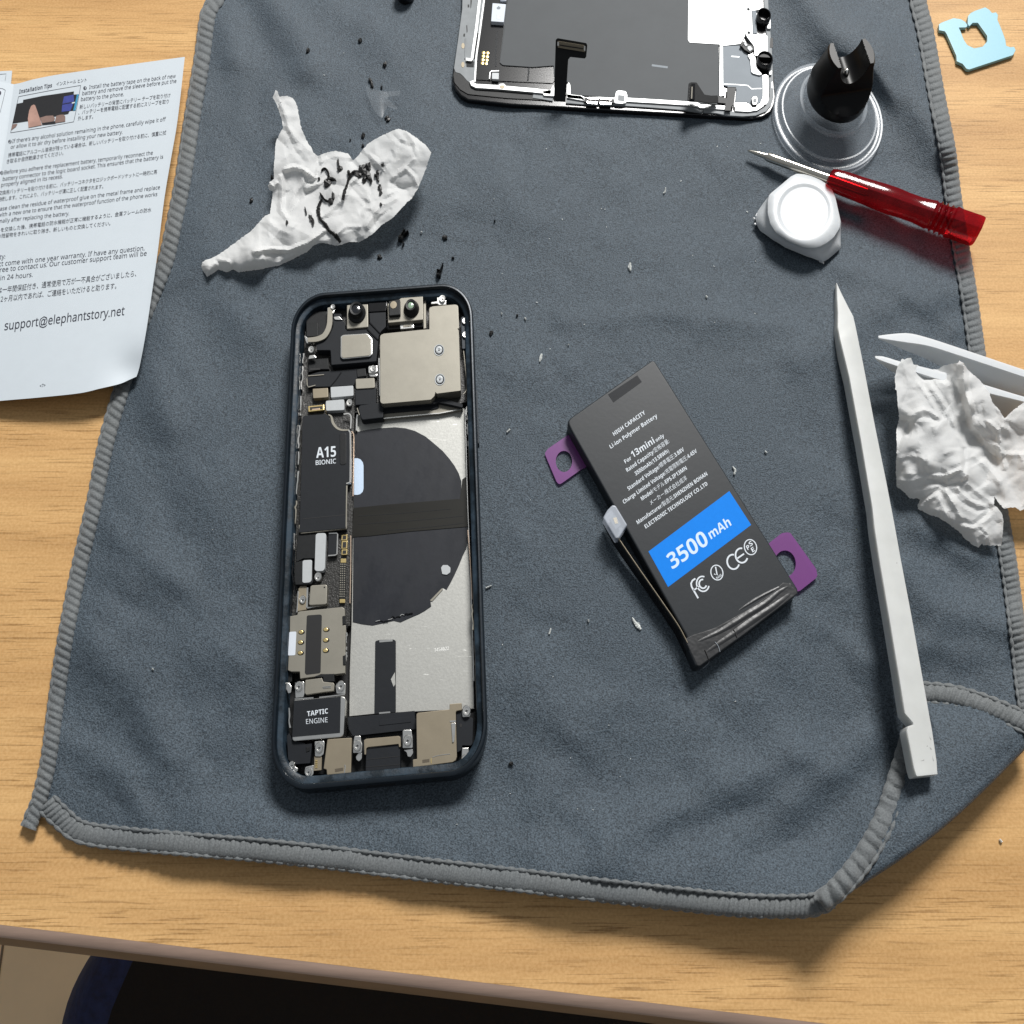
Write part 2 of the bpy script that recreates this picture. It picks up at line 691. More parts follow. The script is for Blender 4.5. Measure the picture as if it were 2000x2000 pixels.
def tpt(s, d, z):
    p = mid + dr * s + nrm * d
    return Vector((p.x, p.y, z * 1e-3))


table = thing('wooden_table', 'light wood grain table with a brown edge strip under the grey cloth', 'table', mid)
build('table_top', [tpt(-.75, 0, 0), tpt(.75, 0, 0), tpt(.75, .62, 0), tpt(-.75, .62, 0), tpt(-.75, 0, -22), tpt(.75, 0, -22), tpt(.75, .62, -22), tpt(-.75, .62, -22)],
      [(0, 1, 2, 3), (7, 6, 5, 4), (1, 5, 6, 2), (2, 6, 7, 3), (3, 7, 4, 0)], WOOD, table)
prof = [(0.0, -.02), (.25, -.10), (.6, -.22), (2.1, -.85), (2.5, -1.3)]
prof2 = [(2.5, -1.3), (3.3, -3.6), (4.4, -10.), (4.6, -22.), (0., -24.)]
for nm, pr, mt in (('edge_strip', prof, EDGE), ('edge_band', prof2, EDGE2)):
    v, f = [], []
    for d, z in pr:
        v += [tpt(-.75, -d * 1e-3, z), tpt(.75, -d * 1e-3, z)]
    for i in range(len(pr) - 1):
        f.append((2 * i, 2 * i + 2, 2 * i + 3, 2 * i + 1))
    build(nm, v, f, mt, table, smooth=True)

fz = -700.
fl = build('floor', [(-2.5, -2, fz * 1e-3), (2.5, -2, fz * 1e-3), (2.5, 2.5, fz * 1e-3), (-2.5, 2.5, fz * 1e-3)], [(0, 1, 2, 3)], FLOOR)
fl['kind'] = 'structure'
sm = ribbon('floor_seam', [(-60, 2300), (2, 1870), (12, 1800)], 4, fz + .1, fz + .6, SEAM)
sm['kind'] = 'structure'

cz = -250.
chair = thing('chair', 'dark chair seat with a navy blue edge, below the front of the table', 'chair', W(900, 1990, cz - 60))
outer = cr([(330, 1500), (262, 1700), (205, 1820), (168, 1880), (142, 1930), (124, 1985), (112, 2060), (104, 2200), (108, 2400), (150, 2600)], 40)
inner = cr([(420, 1500), (340, 1720), (288, 1820), (258, 1880), (236, 1930), (214, 1985), (200, 2060), (192, 2200), (200, 2400), (240, 2560)], 40)
rg = []
for i in range(40):
    o_, n_ = outer[i], inner[i]
    rg.append([W(*o_, cz - 45), W(*o_, cz - 14), W(*(o_ * .9 + n_ * .1), cz - 5), W(*(o_ * .65 + n_ * .35), cz), W(*n_, cz)])
v = [p for r in rg for p in r]
build('seat_edge', v, [(5 * i + k, 5 * i + k + 1, 5 * i + k + 6, 5 * i + k + 5) for i in range(39) for k in range(4)], SEATU, chair, smooth=True)
v, f = [], []
for i in range(40):
    a = inner[i]
    b = (2150, 1560 + 26 * i)
    for k in range(12):
        t = k / 11
        v.append(W(a[0] * (1 - t) + b[0] * t, a[1] * (1 - t) + b[1] * t, cz + .2 + 3 * math.sin(math.pi * t)))
for i in range(39):
    for k in range(11):
        f.append((12 * i + k, 12 * i + k + 1, 12 * i + k + 13, 12 * i + k + 12))
build('seat', v, f, SEATB, chair, smooth=True)

# ------------------------------------------------------------------ the cloth
def seg_d(u, v, pts):
    """distance in px from u, v to a polyline, and the side sign"""
    p = np.array(pts, float)
    best = np.full(np.shape(u), 1e9)
    for a, b in zip(p[:-1], p[1:]):
        d = b - a
        L = (d ** 2).sum()
        t = np.clip(((u - a[0]) * d[0] + (v - a[1]) * d[1]) / L, 0, 1)
        q = np.hypot(u - a[0] - t * d[0], v - a[1] - t * d[1])
        best = np.minimum(best, q)
    return best


def sstep(x, a, b):
    t = np.clip((x - a) / (b - a), 0, 1)
    return t * t * (3 - 2 * t)


def vnoise(u, v, lam, seed):
    r = np.random.RandomState(seed)
    g = r.rand(64, 64)
    x = u / lam + 20; y = v / lam + 20
    xi = np.floor(x).astype(int); yi = np.floor(y).astype(int)
    fx = x - xi; fy = y - yi
    fx = fx * fx * (3 - 2 * fx); fy = fy * fy * (3 - 2 * fy)
    a = g[xi % 64, yi % 64]; b = g[(xi + 1) % 64, yi % 64]; c = g[xi % 64, (yi + 1) % 64]; d = g[(xi + 1) % 64, (yi + 1) % 64]
    return (a * (1 - fx) + b * fx) * (1 - fy) + (c * (1 - fx) + d * fx) * fy - .5


LEFT = [(462, -120), (428, -40), (410, 0), (394, 30), (383, 110), (363, 230), (345, 350), (325, 450), (308, 520), (260, 640), (228, 750), (196, 860), (172, 980), (140, 1120), (115, 1250), (97, 1370), (83, 1480), (70, 1545)]
BOT = [(70, 1545), (110, 1580), (160, 1606), (260, 1620), (400, 1632), (500, 1640), (650, 1656), (800, 1675), (1000, 1698), (1150, 1716), (1300, 1733), (1450, 1748), (1560, 1752), (1625, 1744)]
RIGHT = [(1795, -120), (1808, 0), (1822, 60), (1845, 190), (1865, 290), (1876, 380), (1888, 460), (1905, 560), (1925, 700), (1945, 850), (1966, 990), (1985, 1100), (2004, 1230), (2016, 1360)]
FOLD = [(2016, 1360), (2010, 1425), (1975, 1470), (1925, 1520), (1870, 1572), (1810, 1622), (1750, 1665), (1690, 1704), (1625, 1744)]


def edge_lift(u, v):
    d = seg_d(u, v, BOT)
    x = np.interp(u, [60, 140, 260, 500, 1000, 1250, 1450, 1620, 1760, 1900], [0, .3, 2.0, 3.2, 3.6, 5.5, 7.6, 9.2, 9, 8])
    a = x * np.exp(-(d / 95.) ** 1.6)
    d2 = seg_d(u, v, FOLD)
    b = np.interp(v, [1300, 1420, 1600, 1744], [2, 4.5, 7.5, 9.2]) * np.exp(-(d2 / 90.) ** 1.7)
    return np.maximum(a, b)


RIDGES = [  # polyline px, half width px, height mm
    ([(1500, -80), (1600, 20), (1700, 110), (1790, 195), (1850, 275)], 62, 5.0),
    ([(1380, -60), (1560, 60)], 60, 1.2),
    ([(1690, 60), (1760, 120), (1840, 150)], 40, 1.2),
    ([(500, -30), (560, 40), (600, 110)], 48, 2.2),
    ([(430, 40), (460, 110)], 40, 1.6),
    ([(1100, 625), (1300, 612), (1540, 640)], 26, .6),
    ([(1560, 700), (1700, 600), (1880, 560)], 46, 1.1),
    ([(1640, 520), (1760, 560), (1860, 640)], 30, 1.1),
    ([(330, 560), (460, 470)], 20, .7),
    ([(190, 1010), (260, 1070), (340, 1130)], 42, 1.3),
    ([(150, 1250), (260, 1330), (330, 1480)], 60, 1.5),
    ([(120, 1440), (230, 1500), (280, 1590)], 40, 1.3),
    ([(1060, 1560), (1140, 1600), (1180, 1680)], 48, 1.2),
    ([(1200, 1640), (1310, 1580), (1420, 1540), (1560, 1480)], 54, 1.9),
    ([(1330, 1700), (1430, 1650), (1560, 1580)], 46, 1.2),
    ([(1540, 1560), (1640, 1500), (1700, 1440)], 44, 1.3),
    ([(1760, 1120), (1850, 1190), (1960, 1230)], 50, 2.2),
    ([(1800, 1020), (1900, 1080)], 40, 1.6),
    ([(1700, 1290), (1820, 1260), (1950, 1290)], 40, 1.4),
    ([(960, 1000), (1050, 1120)], 50, .6),
    ([(1020, 1330), (1160, 1400)], 60, .9),
    ([(640, 20), (760, 90)], 50, .9),
    ([(280, 690), (340, 830)], 46, 1.0),
]
KEEP = [  # flat where things lie: centre px, radii px
    (740, 1050, 300, 560), (1300, 1010, 280, 340), (1200, 60, 380, 220), (1610, 240, 130, 130)]


def zc(u, v):
    u = np.asarray(u, float); v = np.asarray(v, float)
    h = 2.3 * vnoise(u + v * .3, v - u * .2, 170, 1) + 1.2 * vnoise(u - .5 * v, v, 80, 2) + .5 * vnoise(u, v, 36, 3)
    for p, w, a in RIDGES:
        d = seg_d(u, v, p)
        h = h + a * np.exp(-(d / w) ** 2 * 1.4)
    k = np.ones(np.shape(u))
    for x, y, rx, ry in KEEP:
        q = np.sqrt(((u - x) / rx) ** 2 + ((v - y) / ry) ** 2)
        k = k * (.12 + .88 * sstep(q, .72, 1.12))
    h = h * k
    lft = seg_d(u, v, LEFT)
    h = h * (.35 + .65 * sstep(lft, 0, 90))
    return C + np.maximum(h, -.75) + edge_lift(u, v)


cloth = thing('cleaning_cloth', 'dark blue grey microfibre cloth with stitched hems, spread on the table', 'cloth', W(1000, 900, 0))
NI, NJ = 360, 420


def coons(l, r, t, b, ni, nj):
    L = cr(l, nj); R = cr(r, nj); T_ = cr(t, ni); B_ = cr(b, ni)
    s = np.linspace(0, 1, ni)[None, :, None]; q = np.linspace(0, 1, nj)[:, None, None]
    P = (1 - s) * L[:, None] + s * R[:, None] + (1 - q) * T_[None] + q * B_[None]
    P -= (1 - s) * (1 - q) * L[0] + s * (1 - q) * R[0] + (1 - s) * q * L[-1] + s * q * R[-1]
    return P


def grid_faces(ni, nj):
    i, j = np.meshgrid(np.arange(ni - 1), np.arange(nj - 1))
    a = (j * ni + i).ravel()
    return np.stack([a, a + ni, a + ni + 1, a + 1], 1).tolist()


Pg = coons(LEFT, RIGHT + FOLD[1:], [LEFT[0], RIGHT[0]], BOT, NI, NJ)
U, V_ = Pg[..., 0].ravel(), Pg[..., 1].ravel()
vv = Wn(U, V_, zc(U, V_))
build('fabric', vv, grid_faces(NI, NJ), CLOTH, cloth, smooth=True)

# folded corner: outer hem chain, then the rounded fold
TIP = (1800, 1352)
H2 = [(1632, 1738), (1668, 1700), (1700, 1650), (1730, 1590), (1755, 1520), (1778, 1450), (1797, 1385), TIP]
H1 = [TIP, (1840, 1352), (1890, 1362), (1945, 1380), (2020, 1412)]
chain = np.vstack([cr(H2, 60), cr(H1, 40)[1:]])
fo = cr([(1634, 1741), (1690, 1706), (1750, 1667), (1810, 1624), (1870, 1574), (1925, 1522), (1975, 1472), (2022, 1424)], len(chain))
K = 22
fv, ff = [], []
for i in range(len(chain)):
    a, b = chain[i], fo[i]
    zb = float(zc(*b))
    L = np.linalg.norm(b - a)
    za = float(zc(*a)) + 2.0
    for k in range(K):
        if k < K - 5:
            s = k / (K - 6)
            p = a * (1 - s) + b * s
            z = za * (1 - s) + (zb + 2.6) * s + min(1, L / 130) * 2.4 * math.sin(math.pi * min(1, s * 1.05)) ** .8 + .5 * float(vnoise(np.array(p[0]), np.array(p[1]), 60, 5)) * 4 * s * (1 - s)
            fv.append(W(p[0], p[1], z))
        else:
            q = (k - (K - 6)) / 5 * math.pi
            n = np.array([.62, .78])
            bw = W(b[0], b[1], zb + 2.6)
            r = .0019
            fv.append(Vector((bw.x + n[0] * r * math.sin(q) * .8, bw.y - n[1] * r * math.sin(q), bw.z - r * (1 - math.cos(q)))))
for i in range(len(chain) - 1):
    for k in range(K - 1):
        ff.append((K * i + k, K * i + k + 1, K * (i + 1) + k + 1, K * (i + 1) + k))
build('folded_corner', fv, ff, CLOTH, cloth, smooth=True)


def hem(name, pts, w, h, period, slant, zf, beads=(1, 1), bp=20, ribk=.3, up=True):
    """overlock hem: a flattened roll with thread ribs across it and rows of knots along its edges"""
    Lp = np.linalg.norm(np.diff(np.array(pts, float), axis=0), axis=1).sum()
    n = int(Lp / period * 7)
    p = cr(pts, n)
    nr = normals2(p)
    s = np.linspace(0, Lp, n)
    jit = 1 + .06 * np.interp(s, np.linspace(0, Lp, 80), np.random.RandomState(3).randn(80))
    m = 13
    ang = np.linspace(-.25, math.pi + .25, m)
    x = np.cos(ang)[None] * (w / 2)
    ph = np.pi * (s[:, None] * 1 + slant * x) / period + .35 * np.interp(s, np.linspace(0, Lp, 60), np.random.RandomState(4).randn(60))[:, None]
    rib = np.abs(np.sin(ph)) ** .7
    hh = h * (1 - ribk + ribk * rib) * np.clip(np.sin(ang), -.3, 1)[None] * jit[:, None]
    ww = 1 + .10 * (rib - .5) * np.abs(np.cos(ang))[None]
    Uq = p[:, 0][:, None] + nr[:, 0][:, None] * x * ww
    Vq = p[:, 1][:, None] + nr[:, 1][:, None] * x * ww
    zb = zf(p[:, 0], p[:, 1])
    Zq = zb[:, None] + hh
    v = Wn(Uq.ravel(), Vq.ravel(), Zq.ravel())
    f = grid_faces(m, n)
    vs = [v]
    off = len(v)
    for side, on in zip((1, -1), beads):
        if not on:
            continue
        nb = int(Lp / bp * 8)
        pb = cr(pts, nb)
        nb2 = normals2(pb)
        sb = np.linspace(0, Lp, nb)
        r = 4.9 * on * (.45 + .65 * np.abs(np.sin(np.pi * sb / bp)))
        q = pb + nb2 * side * (w / 2 - 1)
        zz = zf(q[:, 0], q[:, 1]) + .55
        a2 = np.linspace(0, 2 * math.pi, 8, endpoint=False)
        Ub = q[:, 0][:, None] + nb2[:, 0][:, None] * np.cos(a2)[None] * r[:, None]
        Vb = q[:, 1][:, None] + nb2[:, 1][:, None] * np.cos(a2)[None] * r[:, None]
        Zb = zz[:, None] + np.sin(a2)[None] * r[:, None] * .14
        vs.append(Wn(Ub.ravel(), Vb.ravel(), Zb.ravel()))
        i, j = np.meshgrid(np.arange(8), np.arange(nb - 1))
        aa = (j * 8 + i).ravel(); bb = (j * 8 + (i + 1) % 8).ravel()
        f += (np.stack([aa, aa + 8, bb + 8, bb], 1) + off).tolist()
        off += 8 * nb
    return build(name, np.vstack(vs), f, HEM, cloth, smooth=True)


def shift(pts, d):
    p = np.array(pts, float)
    return [tuple(x) for x in p + normals2(p) * d]


zhem = lambda u, v: zc(u, v) - .1
hem('hem', [(x + 13, y) for x, y in LEFT[:-1]] + [(78, 1560), (66, 1590), (56, 1618)], 30, 1.5, 15, .35, zhem, (.7, 0), 22, .36)
hem('hem', [(90, 1568), (116, 1594)] + [(x + .5, y + 20) for x, y in BOT[2:-2]] + [(1565, 1770), (1600, 1763), (1622, 1753)], 42, 1.4, 10, .12, zhem, (1, 1), 20.5, .30)
hem('hem', [(x - 14, y) for x, y in RIGHT[:-2]] + [(1990, 1250), (2000, 1340), (2010, 1400)], 31, 1.5, 13, -.15, zhem, (.8, 0), 20, .36)
zfl = lambda u, v: zc(u, v) + 2.9
hem('hem', [(1602, 1763), (1636, 1735), (1676, 1689), (1708, 1639), (1734, 1584), (1759, 1509), (1780, 1440), (1794, 1395)], 44, 2.2, 25, .2, zfl, (.9, 0), 24, .5)
hem('hem', [(1796, 1352), (1850, 1357), (1895, 1368), (1950, 1388), (2016, 1418)], 38, 1.8, 12, .2, lambda u, v: zc(u, v) + 2.6, (.9, 1), 22, .3)

# ------------------------------------------------------------------ the opened phone
P0 = C                                     # underside of the phone on the cloth
phone = thing('opened_phone', 'opened midnight blue phone without its screen, circuit boards and empty battery bay showing', 'phone', W(740, 1060, P0))
zt_ = P0 + 7.6
cTL, cTR, cBR, cBL = [W(u, v, zt_) for u, v in ((570.8, 574.7), (921.7, 548.1), (954.8, 1509.2), (524.2, 1548.8))]
PW, PH_ = 64.2, 131.5


def ph(x, y, z):
    a, b = x / PW, y / PH_
    p = (cTL * (1 - a) + cTR * a) * (1 - b) + (cBL * (1 - a) + cBR * a) * b
    return Vector((p.x, p.y, (P0 + z) * 1e-3))


def rrect(d, r, k=10, sub=6):
    x0, y0, x1, y1 = d, d, PW - d, PH_ - d
    r = max(r, .6)
    pts = []
    cs = [(x0 + r, y0 + r, math.pi), (x1 - r, y0 + r, 1.5 * math.pi), (x1 - r, y1 - r, 0), (x0 + r, y1 - r, .5 * math.pi)]
    for cx, cy, a0 in cs:
        for i in range(k + 1):
            a = a0 + i / k * math.pi / 2
            pts.append((cx + r * math.cos(a), cy + r * math.sin(a)))
    out = []
    for i, p in enumerate(pts):
        q = pts[(i + 1) % len(pts)]
        out.append(p)
        if math.hypot(p[0] - q[0], p[1] - q[1]) > 8:
            for s in range(1, sub):
                out.append((p[0] + (q[0] - p[0]) * s / sub, p[1] + (q[1] - p[1]) * s / sub))
    return out


def sweep(name, prof, mat, par, closed=False):
    rings = [[ph(x, y, z) for x, y in rrect(d, 11.5 - d)] for d, z in prof]
    n = len(rings[0])
    v = [p for r in rings for p in r]
    f = []
    m = len(rings)
    for j in range(m - 1 + (1 if closed else 0)):
        a, b = j * n, ((j + 1) % m) * n
        for i in range(n):
            i2 = (i + 1) % n
            f.append((a + i, a + i2, b + i2, b + i))
    bm = bmesh.new()
    bv = [bm.verts.new(x) for x in v]
    for q in f:
        bm.faces.new([bv[k] for k in q])
    o = from_bm(name, bm, mat, par, True)
    sharp(o, 40)
    return o


frame = sweep('frame', [(.9, 0), (.25, .35), (0, 1.0), (0, 7.0), (.12, 7.4), (.45, 7.6), (1.0, 7.6), (1.25, 7.35), (1.4, 6.5), (1.4, 1.2), (1.4, 0.05)], NAVY, phone, True)
sweep('inner_ledge', [(1.35, 6.55), (1.5, 6.25), (2.6, 6.1), (3.0, 5.9), (3.15, 5.5), (3.3, 1.2), (1.35, 1.2)], LEDGE, phone, True)
b_ = build('back_cover', [ph(x, y, .55) for x, y in rrect(1.2, 10)], [tuple(range(len(rrect(1.2, 10))))], DEEP, phone)


def pp(name, pts, z1, mat, r=0, bev=.12, z0=None, par=None, h=None, seg=2):
    """a part of the phone: outline at height z1 above the phone's underside"""
    z1 = P0 + z1
    z0 = (P0 + z0) if z0 is not None else (z1 - h if h else P0 + .7)
    return prism(name, pts, z0, z1, mat, par or phone, r=r, bev=bev, seg=seg)


def pr(name, pts, w, z1, mat, z0=None, par=None, straight=False, h=None, n=None):
    z1 = P0 + z1
    z0 = (P0 + z0) if z0 is not None else (z1 - h if h else z1 - .6)
    return ribbon(name, pts, w, z0, z1, mat, par or phone, straight=straight, n=n)


def screw(u, v, z, r=6., par=None, mat=None, rec=True, h=.5):
    z = P0 + z
    o = lathe('screw', u, v, [(r, z - h), (r, z - .12), (r * .86, z), (r * .5, z - .02), (r * .46, z - .1)], mat or SILV, par or phone, n=20)
    if rec:
        st = [(u + r * .42 * (1 if k % 2 else .4) * math.cos(k * math.pi / 5 + .3), v + r * .42 * (1 if k % 2 else .4) * math.sin(k * math.pi / 5 + .3)) for k in range(10)]
        flat('recess', [st], z - .05, DEEP, o)
    return o


Z1 = Z(550, 540, 250); Z2 = Z(730, 540, 250); Z3 = Z(530, 780, 250); Z4 = Z(530, 1020, 250)
Z5 = Z(520, 1310, 250); Z6 = Z(740, 1310, 250); ZA = Z(500, 500, 500); ZB = Z(500, 1000, 500); ZS = Z(520, 1150, 200)
ZR = Z(840, 760, 160)
one = lambda zz, x, y: zz((x, y))[0]

# battery bay: metal floor with the charging coil
plate = pp('battery_bay_plate', [(699, 806), (740, 800), (847, 806), (907, 797), (909, 880), (912, 985), (918.7, 1137), (924.7, 1325), (926, 1384), (773, 1391.5), (731, 1394), (682.4, 1399), (683, 1310), (686.6, 1215), (690, 1000), (693, 850)], 1.9, PLATE, bev=.05)
coil = pp('charging_coil', ZA((745, 1330), (850, 1310), (930, 1300), (1050, 1292), (1130, 1300), (1200, 1320), (1280, 1362), (1350, 1420), (1410, 1472), (1460, 1530), (1500, 1585), (1530, 1640), (1550, 1700), (1548, 1770), (1545, 1830)) + [(913, 990)] + ZB((1597, 130), (1597, 230), (1585, 280), (1560, 330), (1530, 405), (1500, 470), (1470, 530), (1437, 588), (1412, 570), (1365, 630), (1316, 672), (1322, 712), (1275, 745), (1230, 770), (1160, 800), (1090, 832), (1040, 820), (960, 838), (880, 856), (800, 846), (730, 830)) + [(690.5, 1000)], 2.02, COIL, bev=.03, h=.25)
pp('coil_tape', [(690.5, 992), (760, 985), (898.6, 974), (903, 936), (911.5, 930), (914, 1000), (914, 1028.5), (800, 1038), (720, 1047), (687.6, 1049.2)], 2.14, TAPE, bev=.02, h=.2)
for a, b in (((700, 1008), (880, 994)), ((700, 1024), (905, 1008)), ((755, 1036), (905, 1022))):
    pr('tape_crease', [a, ((a[0] + b[0]) / 2, (a[1] + b[1]) / 2 + 1), b], .7, 2.17, BLK2, h=.05)
pp('cable_tape', ZB((900, 975), (930, 965), (1040, 962), (1055, 972), (1055, 1510), (893, 1524)), 2.06, BLK2, r=2, bev=.02, h=.2)
pp('tape_tear', ZB((1018, 1262), (1048, 1208), (1052, 1300), (1038, 1318)), 2.10, PLATE, bev=0, h=.1)
pp('glue_dot', ZB((1396, 420), (1410, 400), (1445, 400), (1468, 420), (1466, 455), (1440, 474), (1405, 468)), 2.25, STICK, r=1.5, bev=.05, h=.3)
pp('coil_notch', ZB((1312, 668), (1402, 576), (1410, 584), (1330, 672)), 2.12, NICK, bev=0, h=.15)
pp('slot_edge', ZB((930, 968), (1030, 962), (1032, 976), (932, 984)), 2.12, SILV, bev=0, h=.1)
pp('slot_edge', ZB((928, 1512), (1012, 1505), (1014, 1516), (930, 1524)), 2.12, SILV, bev=0, h=.1)
pp('pale_sticker', Z3((1250, 890), (1300, 888), (1345, 905), (1380, 950), (1391, 1000), (1391, 1345), (1378, 1395), (1340, 1430), (1300, 1441), (1250, 1440)), 2.08, PALE, bev=0, h=.1)
text_block('serial_lettering', [('1454022', one(ZB, 1345, 1055), one(ZB, 1456, 1042), 7.2, .02)], P0 + 1.95, SERIAL, phone, (.02, -1))
# crumpled sealing glue on the coil rim
for k in range(9):
    x = 905 + 30 * k + rnd.uniform(-8, 8); y = 832 - 6 * k + rnd.uniform(-10, 12)
    if k > 4:
        y = 800 - 8 * (k - 4)
    pr('glue_string', ZB((x, y), (x + rnd.uniform(8, 22), y - rnd.uniform(4, 16)), (x + 34, y - rnd.uniform(0, 14))), 1.3, 2.2 + rnd.uniform(0, .2), SILV if k % 3 == 0 else BLKG, h=.2)

# bent metal and foam above the bay
pp('bay_wall', ZA((955, 1150), (1340, 1118), (1376, 1104), (1470, 1122), (1558, 1143), (1560, 1120), (1400, 1070), (1330, 1075), (950, 1110)), 4.2, BLK2, bev=.05)
pp('bay_lip', ZA((955, 1192), (1330, 1160), (1376, 1150), (1380, 1106), (1555, 1142), (1558, 1156), (1384, 1188), (1330, 1192), (960, 1226)), 3.0, NICK, bev=.08)
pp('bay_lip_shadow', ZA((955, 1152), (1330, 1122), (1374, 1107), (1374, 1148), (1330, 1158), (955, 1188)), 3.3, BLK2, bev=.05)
pr('bent_edge', ZA((960, 1225), (1150, 1207), (1330, 1190), (1384, 1186), (1560, 1152)), 1.6, 3.1, SILV, h=.3, straight=True)
pr('bent_edge', ZA((955, 1152), (1330, 1120), (1376, 1104), (1555, 1142)), 1.2, 3.5, SILV, h=.3, straight=True)
pp('foam_block', Z3((1310, 135), (1330, 90), (1560, 60), (1690, 60), (1690, 275), (1590, 285), (1375, 310), (1350, 280)), 4.4, BLK2, r=3, bev=.2)
pr('foam_edge', Z3((1295, 130), (1330, 235)), 1.6, 4.3, NICK, h=.3)
pr('bay_corner', Z3((1300, 230), (1290, 300), (1285, 470)), 3, 2.8, SILV, h=.9)

# circuit board
pp('circuit_board', [(596, 640), (600, 605), (618, 588), (660, 580), (870, 568), (892, 574), (905, 590), (910, 640), (914, 785), (840, 800), (692, 806), (691, 860), (687, 1080), (683, 1222), (640, 1228), (566, 1240), (572, 1160), (578, 1040), (583, 900)], 2.9, PCB, bev=.05)
pp('side_rail', [(560, 1236), (575, 1232), (570, 1330), (556, 1342), (552, 1420), (548, 1500), (538, 1500), (541, 1400), (548, 1300)], 3.6, BLK, bev=.1)
pp('flex_cable', ZB((690, 1550), (930, 1528), (1110, 1508), (1196, 1500), (1205, 1640), (1090, 1652), (730, 1692), (700, 1640)), 3.4, BLK2, bev=.08)
pp('flex_patch', ZB((930, 1568), (1160, 1545), (1170, 1585), (930, 1612)), 3.5, BLK2, bev=.04, h=.12)
pp('port_board', [(548, 1480), (600, 1470), (690, 1435), (812, 1425), (930, 1390), (936, 1470), (905, 1492), (800, 1502), (700, 1512), (560, 1512)], 2.4, BLK, bev=.05)

# upper left modules
pp('speaker_box', Z1((370, 570), (420, 535), (690, 522), (690, 790), (640, 880), (560, 905), (372, 912)), 4.6, BLK, r=2, bev=.15)
pp('speaker_lid', Z1((372, 715), (548, 690), (552, 898), (374, 912)), 5.1, BLK, bev=.12, h=1.0)
pp('module_plate', Z1((785, 560), (900, 560), (905, 650), (955, 690), (960, 800), (1290, 790), (1330, 700), (1320, 530), (1570, 520), (1572, 760), (1500, 830), (1462, 905), (1440, 1170), (1428, 1280), (750, 1335), (738, 1112), (530, 1112), (520, 992), (640, 955), (735, 860), (775, 760)), 5.5, BLK2, r=2, bev=.14)
pr('module_ridge', Z1((1290, 785), (1350, 850), (1455, 950)), 2.2, 5.75, BLKG, h=.4, straight=True)
pr('module_ridge', Z1((1330, 690), (1480, 850)), 1.8, 5.75, BLKG, h=.4, straight=True)
pp('module_ridge', Z1((1310, 400), (1590, 385), (1590, 440), (1570, 520), (1320, 535)), 5.8, BLKG, bev=.15, h=2)
ear = pp('earpiece_plate', Z1((890, 905), (925, 880), (1280, 858), (1312, 880), (1364, 945), (1366, 1172), (1330, 1205), (925, 1245), (888, 1212)), 6.1, SILV, r=2, bev=.12, h=1)
pp('earpiece_cover', Z1((905, 915), (930, 893), (1276, 868), (1300, 888), (1345, 945), (1345, 1165), (1318, 1192), (930, 1230), (902, 1205)), 6.22, NICK, r=2, bev=.05, par=ear, h=.3)
pr('antenna_bracket', Z1((735, 470), (730, 560), (725, 700), (700, 800), (645, 890), (560, 935), (480, 950), (395, 955)), [8.5, 9.5, 10, 10, 10, 9.5, 8], 6.2, NICK, h=.5, n=34)
pp('bracket_foot', Z1((690, 470), (760, 450), (800, 480), (800, 520), (780, 560), (690, 560)), 6.0, SILV, r=2, bev=.12, h=.5)
pp('bracket_foot', Z1((340, 890), (400, 930), (500, 925), (460, 1000), (380, 1010)), 5.8, SILV, r=2, bev=.15, h=1.5)
screw(*one(Z1, 778, 470), 6.5, 4.5)
pp('ground_clip', Z1((785, 610), (860, 595), (920, 650), (860, 655), (800, 650)), 5.8, SILV, r=2, bev=.12, h=.5)
pp('screw_bracket', Z1((400, 1245), (420, 1190), (490, 1180), (520, 1215), (515, 1230)), 5.2, SILV, r=1.5, bev=.1, h=.5)
screw(*one(Z1, 450, 1112), 5.7, 6)
pp('connector_cover', Z1((400, 1265), (560, 1240), (705, 1228), (712, 1400), (600, 1400), (400, 1445)), 3.9, BLK, bev=.14)
pp('connector_slot', Z1((430, 1385), (580, 1380), (580, 1405), (430, 1415)), 4.0, DEEP, bev=0, h=.1)
pp('flex_cover', Z1((390, 1490), (560, 1440), (880, 1420), (1120, 1392), (1262, 1380), (1275, 1520), (1120, 1545), (1095, 1640), (740, 1660), (400, 1672)), 4.1, BLK2, bev=.1)
pr('highlight_line', Z1((398, 1500), (640, 1480)), 1.4, 4.3, NICK, h=.2)  # highlights on the dark flex cover, laid on as pale nickel strips
pr('highlight_line', Z1((382, 1540), (388, 1640), (405, 1668), (510, 1640)), 1.6, 4.3, NICK, h=.2, straight=True)
pr('flex_seam', Z1((900, 1445), (820, 1560), (730, 1665)), 2.0, 4.2, BLKG, h=.2)
pp('foam_pad', Z1((1105, 1700), (1430, 1680), (1425, 1930), (1112, 1940)), 4.3, BLK2, bev=.14)
pp('socket_cover', Z1((1130, 1400), (1265, 1380), (1280, 1500), (1140, 1520)), 4.35, BLK, bev=.14, h=.5)

# small shields
pp('shield_can', Z1((468, 1695), (698, 1680), (702, 1822), (475, 1838)), 4.25, TAN, r=2, bev=.1)
pp('shield_sticker', Z1((738, 1668), (1080, 1645), (1084, 1798), (745, 1828)), 4.3, STICK, r=2, bev=.08)
pp('shield_can', Z1((1115, 1545), (1400, 1530), (1405, 1680), (1122, 1697)), 4.6, NICK, r=2.5, bev=.12)
pp('shield_sticker', Z3((820, 22), (1098, -2), (1102, 160), (825, 172)), 4.3, STICK, r=3, bev=.08)
screw(*one(Z3, 1182, 58), 4.2, 6.2)
pp('screw_bracket', Z1((1308, 1350), (1440, 1338), (1444, 1445), (1310, 1462)), 4.7, SILV, r=3, bev=.12, h=.6)
screw(*one(Z1, 1382, 1400), 5.0, 5.8)
pp('bracket_foot', Z1((1310, 1470), (1440, 1460), (1445, 1510), (1330, 1512)), 4.2, SILV, r=3, bev=.2, h=.8)
